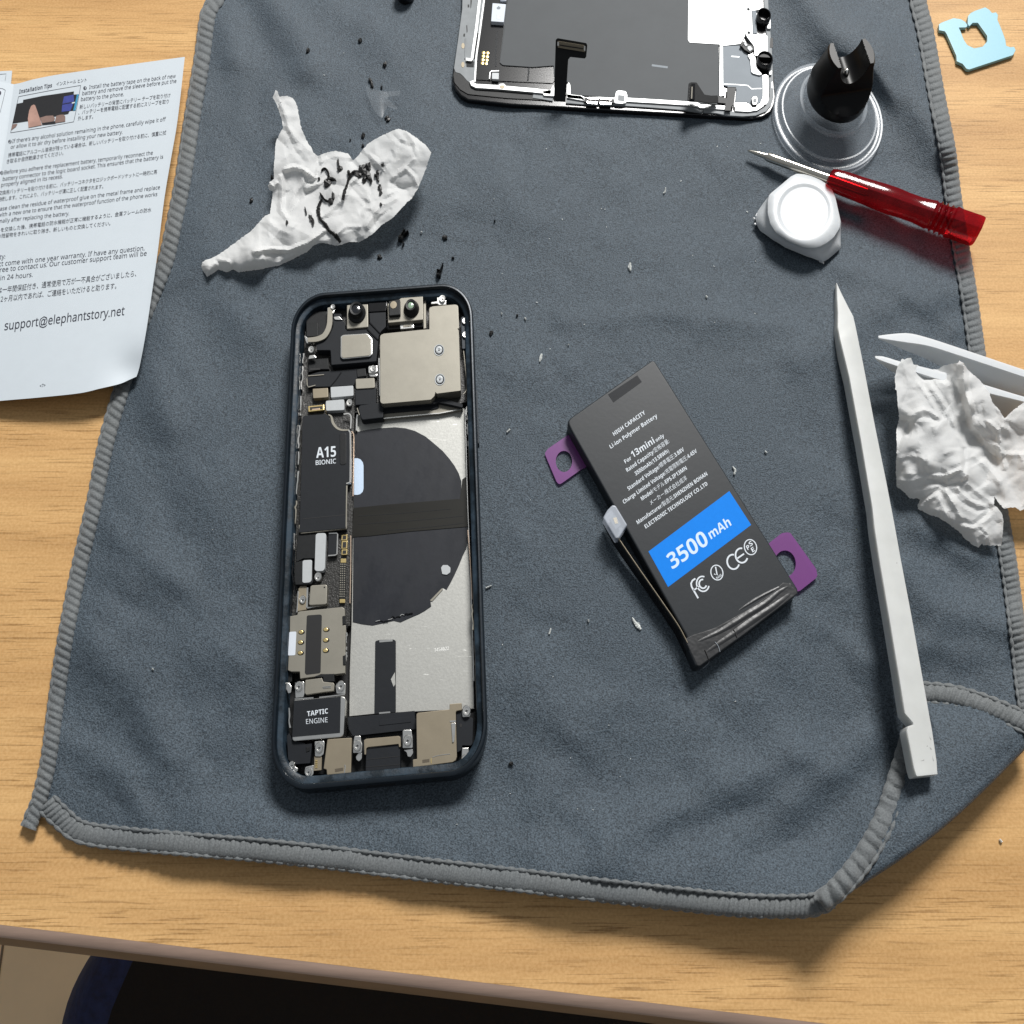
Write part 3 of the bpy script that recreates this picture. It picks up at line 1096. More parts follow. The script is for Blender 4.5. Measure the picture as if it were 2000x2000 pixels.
gold = pp('gold_socket', Z3((555, 102), (792, 80), (797, 160), (560, 187)), 3.9, GOLD, r=1, bev=.08, h=.7)
pp('socket_pit', Z3((580, 118), (770, 100), (772, 145), (740, 150), (735, 130), (610, 143), (612, 162), (584, 166)), 3.95, DEEP, par=gold, bev=0, h=.1)
pp('socket_pins', Z3((615, 140), (730, 130), (732, 152), (618, 163)), 3.94, COPPER, par=gold, bev=0, h=.1)

# front cameras
cam1 = pp('camera_plate', Z1((985, 432), (1302, 418), (1306, 762), (985, 790)), 6.0, NICK, r=1.5, bev=.14, h=3)
u_, v_ = one(Z1, 1140, 560)
lens = lathe('lens_barrel', u_, v_, [(17.2, P0 + 6.0), (16.8, P0 + 6.5), (13.4, P0 + 7.0), (12.6, P0 + 8.2), (11.6, P0 + 8.5), (8.6, P0 + 8.4), (7.2, P0 + 8.1)], BLK, cam1)
lathe('lens', u_, v_, [(7.2, P0 + 8.15), (4, P0 + 8.25), (1, P0 + 8.3)], LENS, cam1, zc=P0 + 6.0)
cam2 = pp('projector_plate', Z2((205, 410), (385, 345), (415, 320), (740, 298), (742, 652), (215, 700)), 6.0, NICK, r=1.5, bev=.14, h=2.0)
pp('projector_side', Z2((195, 706), (740, 660), (742, 755), (205, 800)), 4.6, BLKG, bev=.1)
pp('cable_clip', Z2((395, 712), (600, 690), (605, 775), (400, 795)), 5.1, SILV, r=1.5, bev=.12, h=.8)
pp('clip_window', Z2((440, 722), (565, 710), (568, 752), (445, 765)), 5.2, NICK, bev=.05, h=.2)
fb = pp('flood_sensor', Z2((225, 372), (380, 342), (398, 350), (402, 575), (232, 592)), 7.0, BLK, r=2, bev=.15, h=1.2)
lathe('sensor_window', *one(Z2, 298, 430), [(6.8, P0 + 7.0), (6.4, P0 + 7.1), (2, P0 + 7.12)], TAN, fb)
u_, v_ = one(Z2, 570, 495)
lens = lathe('lens_barrel', u_, v_, [(15.2, P0 + 6.0), (14.8, P0 + 6.5), (11, P0 + 7.6), (9.8, P0 + 8.2), (6.5, P0 + 8.1), (5.6, P0 + 7.8)], BLK, cam2)
lathe('lens', u_, v_, [(5.6, P0 + 7.85), (3, P0 + 8.0), (.8, P0 + 8.04)], GREENGL, cam2, zc=P0 + 6.0)
pp('camera_side', Z2((745, 310), (785, 330), (790, 780), (750, 790)), 4.6, NICK, bev=.1)

# rear camera cover on the right
pp('shield_cover', Z2((832, 490), (845, 465), (890, 448), (1225, 420), (1262, 432), (1275, 460), (1287, 790), (835, 830)), 5.9, NICK, r=3, bev=.15, h=3)
cov = pp('camera_cover', Z2((95, 905), (110, 880), (150, 862), (700, 806), (1215, 772), (1255, 780), (1282, 815), (1312, 1722), (948, 1768), (932, 1740), (915, 1805), (862, 1858), (140, 1920), (110, 1908), (97, 1880)), 6.2, NICK, r=1.5, bev=.2, h=3.4)
for x, y in ((985, 1112), (997, 1557)):
    u_, v_ = one(Z2, x, y)
    o = lathe('embossed_screw', u_, v_, [(10.2, P0 + 6.2), (9.8, P0 + 6.32), (8.6, P0 + 6.3), (7.6, P0 + 6.05), (6.8, P0 + 6.05), (6.6, P0 + 6.42), (5.6, P0 + 6.5), (2.4, P0 + 6.46), (2.2, P0 + 6.36)], STICK, phone, n=28)
    flat('recess', [[(u_ + 2.2 * (1 if k % 2 else .45) * math.cos(k * math.pi / 5), v_ + 2.2 * (1 if k % 2 else .45) * math.sin(k * math.pi / 5)) for k in range(10)]], P0 + 6.48, BLK2, o)
pr('cover_flange', Z2((80, 1230), (88, 1500), (95, 1800)), 2.4, 5.0, SILV, h=1, straight=True)
pp('screw_bracket', Z2((862, 385), (955, 372), (950, 292), (985, 288), (1090, 360), (1088, 425), (985, 430), (960, 408), (865, 415)), 5.6, SILV, r=1.5, bev=.12, h=.5)
screw(*one(Z2, 1037, 345), 6.2, 6.4)
rail = pp('side_bracket', Z2((1310, 625), (1340, 600), (1405, 600), (1432, 640), (1430, 960), (1395, 990), (1392, 1092), (1330, 1096)), 5.3, NAVY, r=3, bev=.15, h=1.2)
screw(*one(Z2, 1376, 680), 5.9, 5.6)
screw(*one(Z2, 1381, 888), 5.9, 5.6)
pr('cable_loop', Z2((1355, 1110), (1375, 1300), (1400, 1600), (1395, 1720), (1350, 1775)), 1.2, 4.9, NICK, h=.3)

# ragged antenna contacts and sealing glue along both sides
def ragged(name, pts, n, w, z, seed, mats):
    r = random.Random(seed)
    p = cr(pts, n)
    i = 0
    while i < n - 4:
        k = r.randint(3, 9)
        q = p[i:i + k]
        if len(q) > 2:
            jj = [(a + r.uniform(-1.1, 1.1), b) for a, b in q]
            pr(name, jj, [w * r.uniform(.3, 1.1) for _ in range(4)], z + r.uniform(-.4, .4), mats[r.randint(0, len(mats) - 1)], h=r.uniform(.3, .9), straight=True)
        i += k + r.randint(0, 2)


ragged('antenna_contact', [(593, 690), (589, 760), (587, 800), (583, 860), (583, 900), (580, 960), (576, 1020), (574, 1080)], 62, 3.2, 4.2, 1, [SILV, SILV, NICK])
ragged('glue_remnant', [(584, 800), (578, 850), (577, 900), (574, 950), (571, 1010), (570, 1060)], 66, 3.6, 5.0, 2, [BLKG, SILV, BLKG, BLK])
ragged('glue_remnant', [(573, 1060), (571, 1120), (575, 1160), (562, 1210)], 26, 3, 5.0, 5, [BLKG, BLKG, SILV])
ragged('antenna_contact', ZR((880, 170), (900, 320), (862, 400), (872, 800), (885, 1090), (890, 1300), (930, 1400), (930, 1600), (960, 1820)), 34, 2.6, 4.4, 3, [SILV, SILV, NICK])
ragged('glue_remnant', ZR((930, 360), (930, 560), (960, 760), (970, 1100), (955, 1250)), 26, 2.6, 4.9, 4, [BLKG, SILV])
ragged('glue_remnant', [(922, 1180), (925, 1250), (929, 1310), (925, 1335)], 26, 3, 4.8, 6, [BLKG, BLKG, NICK])
pr('copper_edge', [(914, 1035), (918.5, 1100), (922, 1170)], 1.5, 3.4, COPPER, h=.4)
pr('bay_side_wall', [(908.5, 800), (910.5, 880), (914, 1000), (919.5, 1130), (925.5, 1330)], 1.4, 3.0, SILV, h=.9)

# processor shield
a15 = pp('processor_shield', Z3((470, 275), (500, 245), (830, 222), (858, 240), (890, 320), (930, 400), (990, 462), (1060, 480), (1165, 480), (1190, 500), (1190, 1240), (1128, 1275), (1125, 1500), (1120, 1930)) + Z4((1128, 88), (450, 152), (412, 152), (428, 40)), 5.0, BLK2, r=1.2, bev=.12)
pr('shield_seam', Z3((478, 1803), (1110, 1742)), 1.2, 5.03, DEEP, h=.08, par=a15)
pr('shield_rim', Z3((860, 228), (905, 260), (930, 350), (985, 425), (1060, 460), (1175, 462)), [2, 4, 5, 4, 3, 2], 5.05, NICK, h=.5, par=a15)
pr('shield_rim', Z3((1165, 462), (1192, 500), (1196, 800), (1190, 1245), (1132, 1272)), 3.0, 5.06, SILV, h=.9, par=a15, straight=True)
pr('shield_rim', Z3((1138, 1300), (1130, 1600), (1128, 1930)) + Z4((1138, 70), (1130, 88), (800, 122), (452, 158), (428, 150), (425, 40)), 2.6, 4.85, NICK, h=.6, par=a15, straight=True)
pp('thermal_slot', Z3((1030, 530), (1060, 508), (1110, 508), (1132, 525), (1132, 960), (1110, 985), (1060, 990), (1032, 970)), 5.1, BLK, r=1, bev=.12, par=a15, h=.3)
text_block('shield_lettering', [('A15', one(Z3, 678, 884), one(Z3, 977, 862), 20.5, .022), ('BIONIC', one(Z3, 670, 990), one(Z3, 977, 962), 8.6, .012)], P0 + 5.05, LETTER, a15, (-.02, -1))
pr('steel_angle', Z3((1092, 222), (1165, 216), (1200, 250), (1203, 320), (1195, 440)), 2.6, 4.6, SILV, h=.4)
pr('board_edge', Z3((1215, 480), (1245, 560), (1240, 1000), (1232, 1460)), 1.8, 3.8, COPPER, h=.5)
pr('board_edge', Z4((1198, 200), (1196, 700), (1186, 1220)), 1.5, 3.6, COPPER, h=.5)

# lower board
pp('board_cover', Z4((395, 170), (662, 168), (655, 545), (480, 548), (380, 600), (372, 590)), 4.4, BLK, bev=.1)
pp('board_cover', Z4((352, 608), (468, 575), (620, 570), (628, 900), (600, 935), (365, 945), (345, 880)), 4.8, BLK, r=2, bev=.14)
pp('shield_sticker', Z4((668, 185), (700, 165), (800, 162), (825, 180), (806, 700), (780, 735), (680, 738), (652, 715)), 4.9, STICK, r=3, bev=.08, h=1.4)
pp('shield_sticker', Z4((470, 590), (490, 572), (595, 566), (614, 580), (606, 880), (580, 908), (490, 916), (466, 900)), 5.0, STICK, r=3, bev=.08, h=.4)
pp('chip', Z4((862, 175), (985, 168), (975, 480), (855, 490)), 4.0, BLK2, bev=.05)
pr('steel_angle', Z4((868, 168), (985, 163), (1000, 180), (990, 480), (960, 495), (858, 503)), 2.4, 4.1, SILV, h=.4, straight=True)
for y0, y1 in ((190, 275), (285, 400), (412, 492)):
    g_ = pp('gold_socket', Z4((1062, y0), (1146, y0 - 4), (1142, y1 - 3), (1056, y1)), 3.6, GOLD, r=.8, bev=.05, h=.5)
    pp('socket_pit', Z4((1078, y0 + 14), (1130, y0 + 12), (1127, y1 - 18), (1073, y1 - 14)), 3.63, DEEP, par=g_, bev=0, h=.05)
lc = pp('board_socket', Z4((1044, 548), (1128, 545), (1110, 1215), (1028, 1218)), 3.5, BLK, bev=.05, h=.5)
for y0, y1 in ((548, 610), (1160, 1216)):
    k0 = (y0 - 548) / 668 * 17
    pp('gold_end', Z4((1046 - k0, y0), (1128 - k0, y0), (1126 - k0, y1), (1044 - k0, y1)), 3.62, GOLD, par=lc, bev=.05, h=.3)
for x in (1052, 1080, 1112):
    for k in range(15):
        t = k / 15
        y = 625 + 520 * t
        xx = x - 18 * (y - 548) / 668
        pp('pin', Z4((xx - 8, y), (xx + 8, y), (xx + 8, y + 16), (xx - 8, y + 16)), 3.58, NICK, par=lc, bev=0, h=.1)
screw(*one(Z4, 715, 842), 4.6, 7.2, h=1.2)
ch = pp('chip_shield', Z4((588, 968), (610, 952), (822, 940), (842, 955), (834, 1225), (815, 1240), (590, 1252), (566, 1240)), 4.9, NICK, r=3, bev=.16, h=2.2)
pp('shield_dot', [(one(Z4, 800, 982)[0] + 1.6 * math.cos(a), one(Z4, 800, 982)[1] + 1.6 * math.sin(a)) for a in np.linspace(0, 6.28, 10, endpoint=False)], 4.93, BLK, par=ch, bev=0, h=.05)
pr('shield_wall', Z4((545, 985), (540, 1150), (535, 1290)), 3.2, 4.2, SILV, h=1.5, straight=True)
pr('shield_wall', Z4((540, 1295), (640, 1275), (835, 1248)), 2.4, 4.0, SILV, h=1.2, straight=True)
pp('tan_bracket', Z4((408, 1000), (430, 960), (530, 955), (528, 1320), (400, 1345)), 4.1, TAN, bev=.1)
screw(*one(Z4, 476, 1172), 4.5, 6.6)
pr('steel_edge', Z4((405, 1040), (398, 1200), (385, 1360)), 2, 4.6, SILV, h=.8, straight=True)

# card reader
sim = pp('card_reader', ZS((598, 440), (640, 425), (1430, 345), (1478, 375), (1480, 510), (1478, 690), (1500, 690), (1482, 1590), (1290, 1612), (1030, 1612), (930, 1655), (640, 1695), (632, 1562), (470, 1562), (408, 1535), (440, 900), (448, 520), (585, 492)), 4.7, NICK, r=1.0, bev=.1, h=1.6)
pp('reader_slot', ZS((765, 515), (790, 500), (1010, 484), (1048, 500), (1048, 560), (1025, 1570), (1005, 1592), (760, 1622), (728, 1590), (745, 1000)), 4.74, DEEP, r=1.5, par=sim, bev=0, h=.1)
for x, y in ((665, 818), (655, 1012), (650, 1210), (1135, 770), (1130, 970), (1125, 1166)):
    c_ = pp('contact_hole', ZS(*[(x + 62 * math.cos(a), y + 42 * math.sin(a)) for a in np.linspace(0, 2 * math.pi, 16, endpoint=False)]), 4.75, BLK, par=sim, bev=0, h=.1)
    pp('spring_contact', ZS(*[(x - 12 + 46 * math.cos(a), y - 3 + 34 * math.sin(a)) for a in np.linspace(0, 2 * math.pi, 14, endpoint=False)]), 4.9, GOLD, par=sim, bev=.08, h=.2)
pp('white_label', ZS((436, 825), (450, 812), (552, 806), (568, 822), (548, 1240), (530, 1254), (425, 1258), (412, 1245)), 4.76, WHITE, par=sim, bev=0, h=.1)
pp('plastic_clip', ZS((1436, 515), (1488, 505), (1492, 665), (1440, 672)), 4.95, BLK, par=sim, bev=.08, h=.6)
pp('plastic_clip', ZS((1445, 1265), (1492, 1250), (1500, 1430), (1448, 1430)), 4.95, BLK, par=sim, bev=.08, h=.6)
ragged('glue_remnant', ZS((1530, 660), (1520, 800), (1515, 1000), (1510, 1200), (1500, 1420)), 24, 2.4, 4.2, 8, [SILV, BLKG, SILV])
pp('purple_connector', ZS((930, 1640), (1060, 1612), (1280, 1600), (1285, 1745), (1080, 1775), (1070, 1665), (920, 1672)), 4.8, BLK, bev=.12, h=1.2)
pp('motor_bracket', Z5((590, 140), (838, 108), (862, 168), (1015, 182), (1028, 210), (1018, 305), (880, 320), (600, 362), (580, 330)), 4.9, NICK, r=1.2, bev=.1, h=.8)
pr('bracket_slot', Z5((975, 232), (870, 240), (850, 248), (870, 262), (975, 252)), 1.3, 5.0, SILV, h=.15, straight=True)

# vibration motor
mot = pp('vibration_motor', Z5((418, 440), (700, 418), (1140, 382), (1185, 400), (1195, 430), (1170, 960), (1130, 1000), (420, 1062), (392, 1040), (388, 1000)), 5.5, SILV, r=2.5, bev=.5, seg=4)
pp('motor_label', Z5((420, 452), (1124, 388), (1112, 936), (392, 1000)), 5.62, BLK2, par=mot, bev=.03, h=.3)
text_block('motor_lettering', [('TAPTIC', one(Z5, 618, 688), one(Z5, 934, 642), 9.6, .030), ('ENGINE', one(Z5, 603, 805), one(Z5, 928, 776), 9.6, -.004)], P0 + 5.66, LETTER, mot, (-.05, -1))
pr('motor_tab', Z5((430, 428), (560, 418), (712, 408)), 2.0, 5.0, SILV, h=.8, straight=True)
pr('motor_tab', Z5((800, 402), (1000, 380), (1185, 356)), 2.0, 5.0, SILV, h=.8, straight=True)
pp('motor_foot', Z5((432, 180), (560, 160), (575, 180), (575, 350), (560, 400), (440, 410)), 4.6, SILV, r=1.5, bev=.12, h=.6)
screw(*one(Z5, 492, 240), 5.1, 7.6)
pp('motor_foot', Z5((1045, 230), (1070, 180), (1160, 160), (1195, 200), (1190, 350), (1060, 345)), 4.6, SILV, r=2, bev=.12, h=.6)
screw(*one(Z5, 1128, 233), 5.1, 7.8)
pp('corner_tab', Z5((275, 215), (310, 175), (350, 180), (385, 240), (372, 335), (325, 342), (310, 300), (280, 270)), 5.2, SILV, r=2, bev=.15, h=.6)
pr('pin_strip', Z5((345, 560), (352, 680), (345, 760), (362, 860)), [2, 3, 2, 3.4], 4.6, SILV, h=.5, n=30)

# bottom row
pp('microphone_box', Z5((310, 985), (345, 940), (400, 1068), (570, 1085), (590, 1110), (690, 1095), (660, 1395), (420, 1412), (330, 1340)), 4.7, BLK2, r=1.5, bev=.15)
pp('flex_tab', Z5((600, 1150), (660, 1150), (655, 1210), (600, 1230)), 4.85, BLK, bev=.08, h=.4)
pp('screw_tab', Z5((345, 1420), (380, 1370), (430, 1380), (440, 1450), (480, 1470), (470, 1520), (360, 1490)), 5.0, SILV, r=2, bev=.12, h=.5)
screw(*one(Z5, 388, 1428), 5.5, 6.0)
pp('screw_tab', Z5((590, 1450), (640, 1440), (715, 1420), (712, 1560), (660, 1612), (600, 1595), (575, 1540)), 5.2, SILV, r=2.5, bev=.12, h=.5)
screw(*one(Z5, 638, 1532), 5.7, 6.6)
pp('screw_tab', Z5((730, 1065), (870, 1055), (882, 1090), (865, 1260), (820, 1295), (735, 1292)), 5.0, SILV, r=2, bev=.15, h=.6)
screw(*one(Z5, 800, 1165), 5.6, 7.8)
pp('contact_plate', Z5((725, 1296), (838, 1292), (832, 1500), (720, 1512)), 4.7, TAN, r=1, bev=.08, h=.6)
for k in range(4):
    pp('gold_contact', Z5((738, 1352 + 32 * k), (772, 1350 + 32 * k), (772, 1368 + 32 * k), (738, 1371 + 32 * k)), 4.85, GOLD, bev=.03, h=.2)
an = pp('antenna_plate', Z5((922, 1040), (940, 1030), (1290, 1012), (1276, 1580), (920, 1602), (910, 1490), (865, 1478)), 5.2, TAN, r=1.5, bev=.12, h=1)
pp('plate_window', Z5((1035, 1482), (1160, 1462), (1162, 1508), (1038, 1530)), 5.23, PBRN, par=an, bev=0, h=.05)
pr('plate_notch', Z5((1185, 1420), (1192, 1450), (1180, 1540)), 1.8, 5.3, SILV, h=.1, par=an)
pp('screw_tab', Z5((1330, 985), (1425, 980), (1432, 1060), (1450, 1110), (1440, 1235), (1310, 1242), (1312, 1100)), 5.0, SILV, r=2, bev=.15, h=.6)
screw(*one(Z5, 1375, 1133), 5.6, 8.0)
pp('steel_lug', Z5((1350, 1300), (1390, 1240), (1445, 1230), (1442, 1330), (1400, 1370), (1360, 1345)), 4.6, SILV, r=2, bev=.3, h=.8)
pp('port_plate', ZB((815, 1722), (830, 1712), (1075, 1690), (1090, 1700), (1092, 1770), (1080, 1775), (1076, 1750), (845, 1774), (832, 1785), (830, 1830), (818, 1830)), 5.4, TAN, r=.8, bev=.1, h=.8)
pt = pp('charging_port', ZB((832, 1785), (1076, 1752), (1086, 1760), (1088, 1940), (826, 1960)), 5.0, BLK2, r=1.5, bev=.15)
pr('port_step', ZB((832, 1868), (1086, 1842)), 1.4, 5.05, DEEP, h=.1, par=pt)
pr('port_step', ZB((828, 1925), (1086, 1905)), 1.2, 5.05, DEEP, h=.1, par=pt)
pp('screw_tab', Z6((358, 905), (375, 892), (480, 888), (492, 905), (508, 1010), (510, 1165), (358, 1168)), 5.0, SILV, r=2, bev=.15, h=.6)
screw(*one(Z6, 435, 1055), 5.6, 8.2)
pp('steel_lug', Z6((375, 1200), (505, 1180), (518, 1240), (480, 1300), (435, 1295), (420, 1230)), 4.6, SILV, r=2, bev=.3, h=.8)
spk = pp('loudspeaker_cover', Z6((566, 655), (590, 635), (1066, 582), (1066, 502), (1250, 486), (1250, 592), (1172, 606), (1160, 630), (1176, 1300), (1160, 1350), (1112, 1380), (900, 1408), (515, 1458), (513, 1342), (575, 1332)), 5.5, TAN, r=1.2, bev=.14, h=1.6)
pp('spring_tab', Z6((1090, 790), (1160, 785), (1155, 850), (1140, 1060), (1125, 1085), (1108, 1080), (1100, 930)), 5.75, SILV, par=spk, r=1.5, bev=.06, h=.2)
pr('tab_root', Z6((1072, 765), (1162, 760)), 3.2, 5.6, SILV, h=.1, par=spk)
pr('cover_slit', Z6((810, 1305), (870, 1285), (950, 1270), (1075, 1255)), 1.1, 5.56, SILV, h=.05, par=spk)
pp('plate_window', Z6((655, 1345), (762, 1330), (762, 1378), (657, 1392)), 5.53, PBRN, par=spk, bev=0, h=.05)
pp('gold_mark', Z6((782, 1322), (796, 1320), (798, 1398), (784, 1400)), 5.54, GOLD, par=spk, bev=0, h=.05)
sb = pp('loudspeaker_box', Z6((1168, 625), (1250, 605), (1270, 700), (1412, 708), (1422, 730), (1412, 1100), (1390, 1130), (1260, 1125), (1240, 1200), (1180, 1235)), 4.8, BLK2, r=1.5, bev=.15)
lathe('box_hole', *one(Z6, 1237, 826), [(3.0, P0 + 4.8), (2.8, P0 + 4.83), (1, P0 + 4.83)], DEEP, sb, n=14)
pp('screw_tab', Z6((1255, 600), (1300, 525), (1365, 530), (1392, 590), (1385, 650), (1370, 695), (1262, 700)), 5.3, SILV, r=2, bev=.15, h=.6)
screw(*one(Z6, 1325, 605), 5.9, 8.2)
pp('screw_tab', Z6((1255, 1165), (1352, 1158), (1360, 1290), (1345, 1370), (1290, 1405), (1245, 1360)), 5.2, SILV, r=2, bev=.15, h=.6)
screw(*one(Z6, 1300, 1340), 5.8, 7.2)
pr('antenna_strip', Z6((1440, 1150), (1448, 1200), (1420, 1280), (1360, 1362)), [3, 5, 5, 3], 5.2, TAN, h=.4)
# side keys and the port and speaker holes of the bottom edge
lx = lambda x, y, z: ph(x, y, z)
def slab(name, x0, x1, y0, y1, z0, z1, mat):
    v = [ph(x, y, z) for z in (z0, z1) for x, y in ((x0, y0), (x1, y0), (x1, y1), (x0, y1))]
    bm = bmesh.new()
    bv = [bm.verts.new(p) for p in v]
    for q in ((0, 1, 2, 3), (4, 5, 6, 7), (0, 1, 5, 4), (1, 2, 6, 5), (2, 3, 7, 6), (3, 0, 4, 7)):
        bm.faces.new([bv[k] for k in q])
    bmesh.ops.recalc_face_normals(bm, faces=bm.faces[:])
    bmesh.ops.bevel(bm, geom=list(bm.edges), offset=2.5e-4, segments=2, affect='EDGES', clamp_overlap=True)
    return from_bm(name, bm, mat, phone)
slab('power_key', PW - .2, PW + .5, 33, 49, 2.2, 5.4, NAVY)
slab('port_opening', PW / 2 - 4.4, PW / 2 + 4.4, PH_ - .4, PH_ + .03, 2.6, 5.2, DEEP)
for k in range(4):
    slab('speaker_hole', PW / 2 + 9 + 3 * k, PW / 2 + 10.6 + 3 * k, PH_ - .4, PH_ + .03, 3.2, 4.8, DEEP)
    slab('speaker_hole', PW / 2 - 10.6 - 3 * k, PW / 2 - 9 - 3 * k, PH_ - .4, PH_ + .03, 3.2, 4.8, DEEP)

# ------------------------------------------------------------------ the lifted-off screen
D0 = C + .1
disp = thing('phone_screen', 'removed phone screen lying glass side down, bare metal frame and ribbon cables showing', 'screen', W(1200, 60, D0))
Z7 = Z(860, 0, 250); Z8 = Z(1330, 0, 250); ZC = Z(1000, 0, 500); ZE = Z(1060, 60, 260 * 1932 / 1092)


def dp(name, pts, z1, mat, r=0, bev=.08, h=None, par=None, z0=None, seg=2):
    z1 = D0 + z1
    return prism(name, pts, (D0 + z0) if z0 is not None else (z1 - h if h else D0 + .9), z1, mat, par or disp, r=r, bev=bev, seg=seg)


def dr_(name, pts, w, z1, mat, h=.5, par=None, straight=True):
    return ribbon(name, pts, w, D0 + z1 - h, D0 + z1, mat, par or disp, straight=straight)


dp('glass', [(926, -118), (905, 0)] + Z7((330, 120), (265, 620), (190, 1060)) + [(884, 158), (889, 173), (900, 186), (914, 194), (1000, 203.5), (1220, 216), (1440, 228), (1468, 231), (1490, 227.5), (1505, 218), (1512, 205), (1514.5, 190), (1508, 100), (1498, 0), (1491, -105), (1480, -125), (1200, -130), (950, -128)], 1.5, BLKG, r=0, bev=.35, z0=0, seg=3)
dp('corner_bezel', Z7((215, 1040), (230, 1092), (300, 1112), (345, 1150), (400, 1216), (450, 1232), (470, 1290), (900, 1340), (1540, 1400), (1700, 1440), (1700, 1520), (1000, 1480), (420, 1420), (300, 1350), (215, 1250), (195, 1130)), 1.75, BLK, r=2, bev=.1, h=.4)
dp('frame', Z7((350, -900), (680, -900), (655, 0), (600, 420), (530, 1010), (515, 1285), (470, 1265), (400, 1213), (345, 1148), (300, 1108), (230, 1088), (206, 1030), (265, 620), (330, 140)), 1.85, BRKG, r=1, bev=.08, h=.5)
dr_('frame_wall', Z7((620, -800), (592, 0), (545, 420), (478, 880), (470, 902), (385, 890)), 5.0, 2.5, BRKT, h=.7)
dr_('frame_wall', Z7((385, 560), (375, 880)), 2.0, 2.2, BRKG, h=.4)
dr_('frame_wall', Z7((668, -800), (660, 0), (600, 450), (545, 830), (520, 1230)), 3.0, 2.1, BRKT, h=.6)
dp('frame_slot', Z7((390, 930), (510, 925), (505, 1015), (395, 1010)), 1.9, BLK2, r=1, bev=0, h=.1)
dp('frame_slot', Z7((552, 500), (578, 498), (530, 890), (505, 890)), 1.9, BLK2, bev=0, h=.1)
for x, y in ((342, 690), (340, 975)):
    dp('rivet_hole', Z7(*[(x + 25 * math.cos(a), y + 44 * math.sin(a)) for a in np.linspace(0, 6.28, 14, endpoint=False)]), 1.92, TAN, bev=.03, h=.1)
for q in (((455, 0), (478, 0), (465, 110), (455, 130)), ((392, 385), (405, 375), (412, 470), (398, 500)), ((350, 510), (375, 505), (372, 550), (345, 548)), ((412, 70), (438, 66), (438, 108), (414, 110))):
    dp('scratch_mark', Z7(*q), 1.9, BLK, bev=0, h=.05)
dp('ribbon_flex', Z7((670, -900), (1030, -900), (1010, 0), (985, 500), (930, 960), (1300, 985), (1722, 975), (1722, 1215), (1695, 1255), (1200, 1235), (525, 1200), (600, 480), (662, 0)), 1.72, BLKG, r=1, bev=.04, h=.5)
dr_('flex_line', Z7((1000, 60), (960, 480), (905, 910)), 2.0, 1.85, GREY, h=.15)
dr_('flex_line', Z7((860, 480), (835, 800), (840, 1000)), 2.6, 1.8, BLK2, h=.1)
dr_('flex_line', Z7((1340, 1000), (1320, 1220)), 3, 1.8, BLK2, h=.1)
dp('graphite_sheet', [(994, -125), (1352, -130), (1349, -10), (1344, 74), (1347, 81), (1404, 87.5), (1404.5, 189), (1405, 204), (1300, 198), (1200, 190), (1115, 185), (1113, 170), (1108, 160), (1083, 158), (1081, 128), (1040, 131), (982, 127), (976, 122), (985, 60), (991, 0)], 2.0, GREY, r=1, bev=.06, h=.8)
dr_('sheet_mark', ZC((1055, 492), (1175, 508)), 4, 2.02, FOIL, h=.02)
for k in range(8):
    x, y = ((650, 800), (710, 802), (645, 850), (703, 857), (638, 905), (697, 910), (632, 957), (690, 962))[k]
    lathe('gold_pad', *one(Z7, x, y), [(3.4, D0 + 1.7), (3.4, D0 + 1.8), (2.6, D0 + 1.86)], GOLD, disp, n=14)
chipb = dp('sensor_chip', Z7((788, 46), (990, 62), (957, 333), (766, 320)), 3.0, WHITE, r=1.2, bev=.1, h=1.3)
mk = [(880 + 30 * math.cos(a) * (1 - .18 * math.exp(-((a - .3) / .35) ** 2)), 120 + 20 * math.sin(a)) for a in np.linspace(-3.1, 3.1, 20)]
flat('chip_mark', [Z7(*mk), Z7((872, 98), (886, 88), (892, 94), (880, 104))], D0 + 3.03, FOIL, chipb)
flat('chip_mark', [Z7((842, 216), (918, 220), (910, 290), (840, 284))], D0 + 3.03, M('chip_print', (.62, .64, .66), .6), chipb)
dp('sensor_chip', Z7((780, 1096), (884, 1098), (880, 1196), (778, 1190)), 2.6, STICK, r=1, bev=.08, h=.8)
dr_('chip_rim', Z7((885, 1068), (775, 1070), (752, 1090), (742, 1185)), 2.0, 2.2, BRKT, h=.4)
dp('small_chip', Z7((900, -40), (1000, -30), (995, 8), (905, 2)), 2.5, WHITE, bev=.05, h=.8)
# bottom rail
rail_t = [(921, 158), (923, 164), (930, 167.5), (972, 170), (1000, 172.5), (1040, 176), (1076, 180)]
dr_('frame_rail', rail_t, 7.5, 2.4, BRKT, h=.9)
dp('rail_eye', Z7((870, 1300), (890, 1262), (960, 1258), (990, 1290), (985, 1335), (880, 1330)), 2.45, BRKT, r=2, bev=.1, h=.9)
dp('eye_hole', Z7((890, 1300), (905, 1285), (965, 1285), (975, 1305), (955, 1335), (905, 1330)), 2.5, TAN, r=2, bev=0, h=.1)
dp('rail_end', Z7((1540, 1375), (1675, 1350), (1690, 1290), (1712, 1290), (1724, 1345), (1718, 1450), (1560, 1440)), 2.4, BRKT, r=1.5, bev=.1, h=.9)
dr_('rail_flange', Z7((1400, 1440), (1700, 1488)), 9, 1.9, BRKG, h=.4)
dp('rail_end', ZC((412, 690), (415, 640), (428, 618), (440, 640), (443, 715), (520, 722), (545, 740), (545, 760), (415, 738)), 2.4, BRKT, r=1.5, bev=.1, h=.9)
dr_('frame_rail', ZC((415, 724), (520, 735), (550, 748), (660, 745), (780, 752), (880, 752), (1100, 765), (1300, 778), (1400, 788), (1420, 800), (1620, 812)), 7.0, 2.4, BRKT, h=.9)
dr_('rail_flange', ZC((408, 760), (540, 770), (770, 775), (1000, 790), (1300, 812), (1440, 832)), 9, 1.95, BRKG, h=.5)
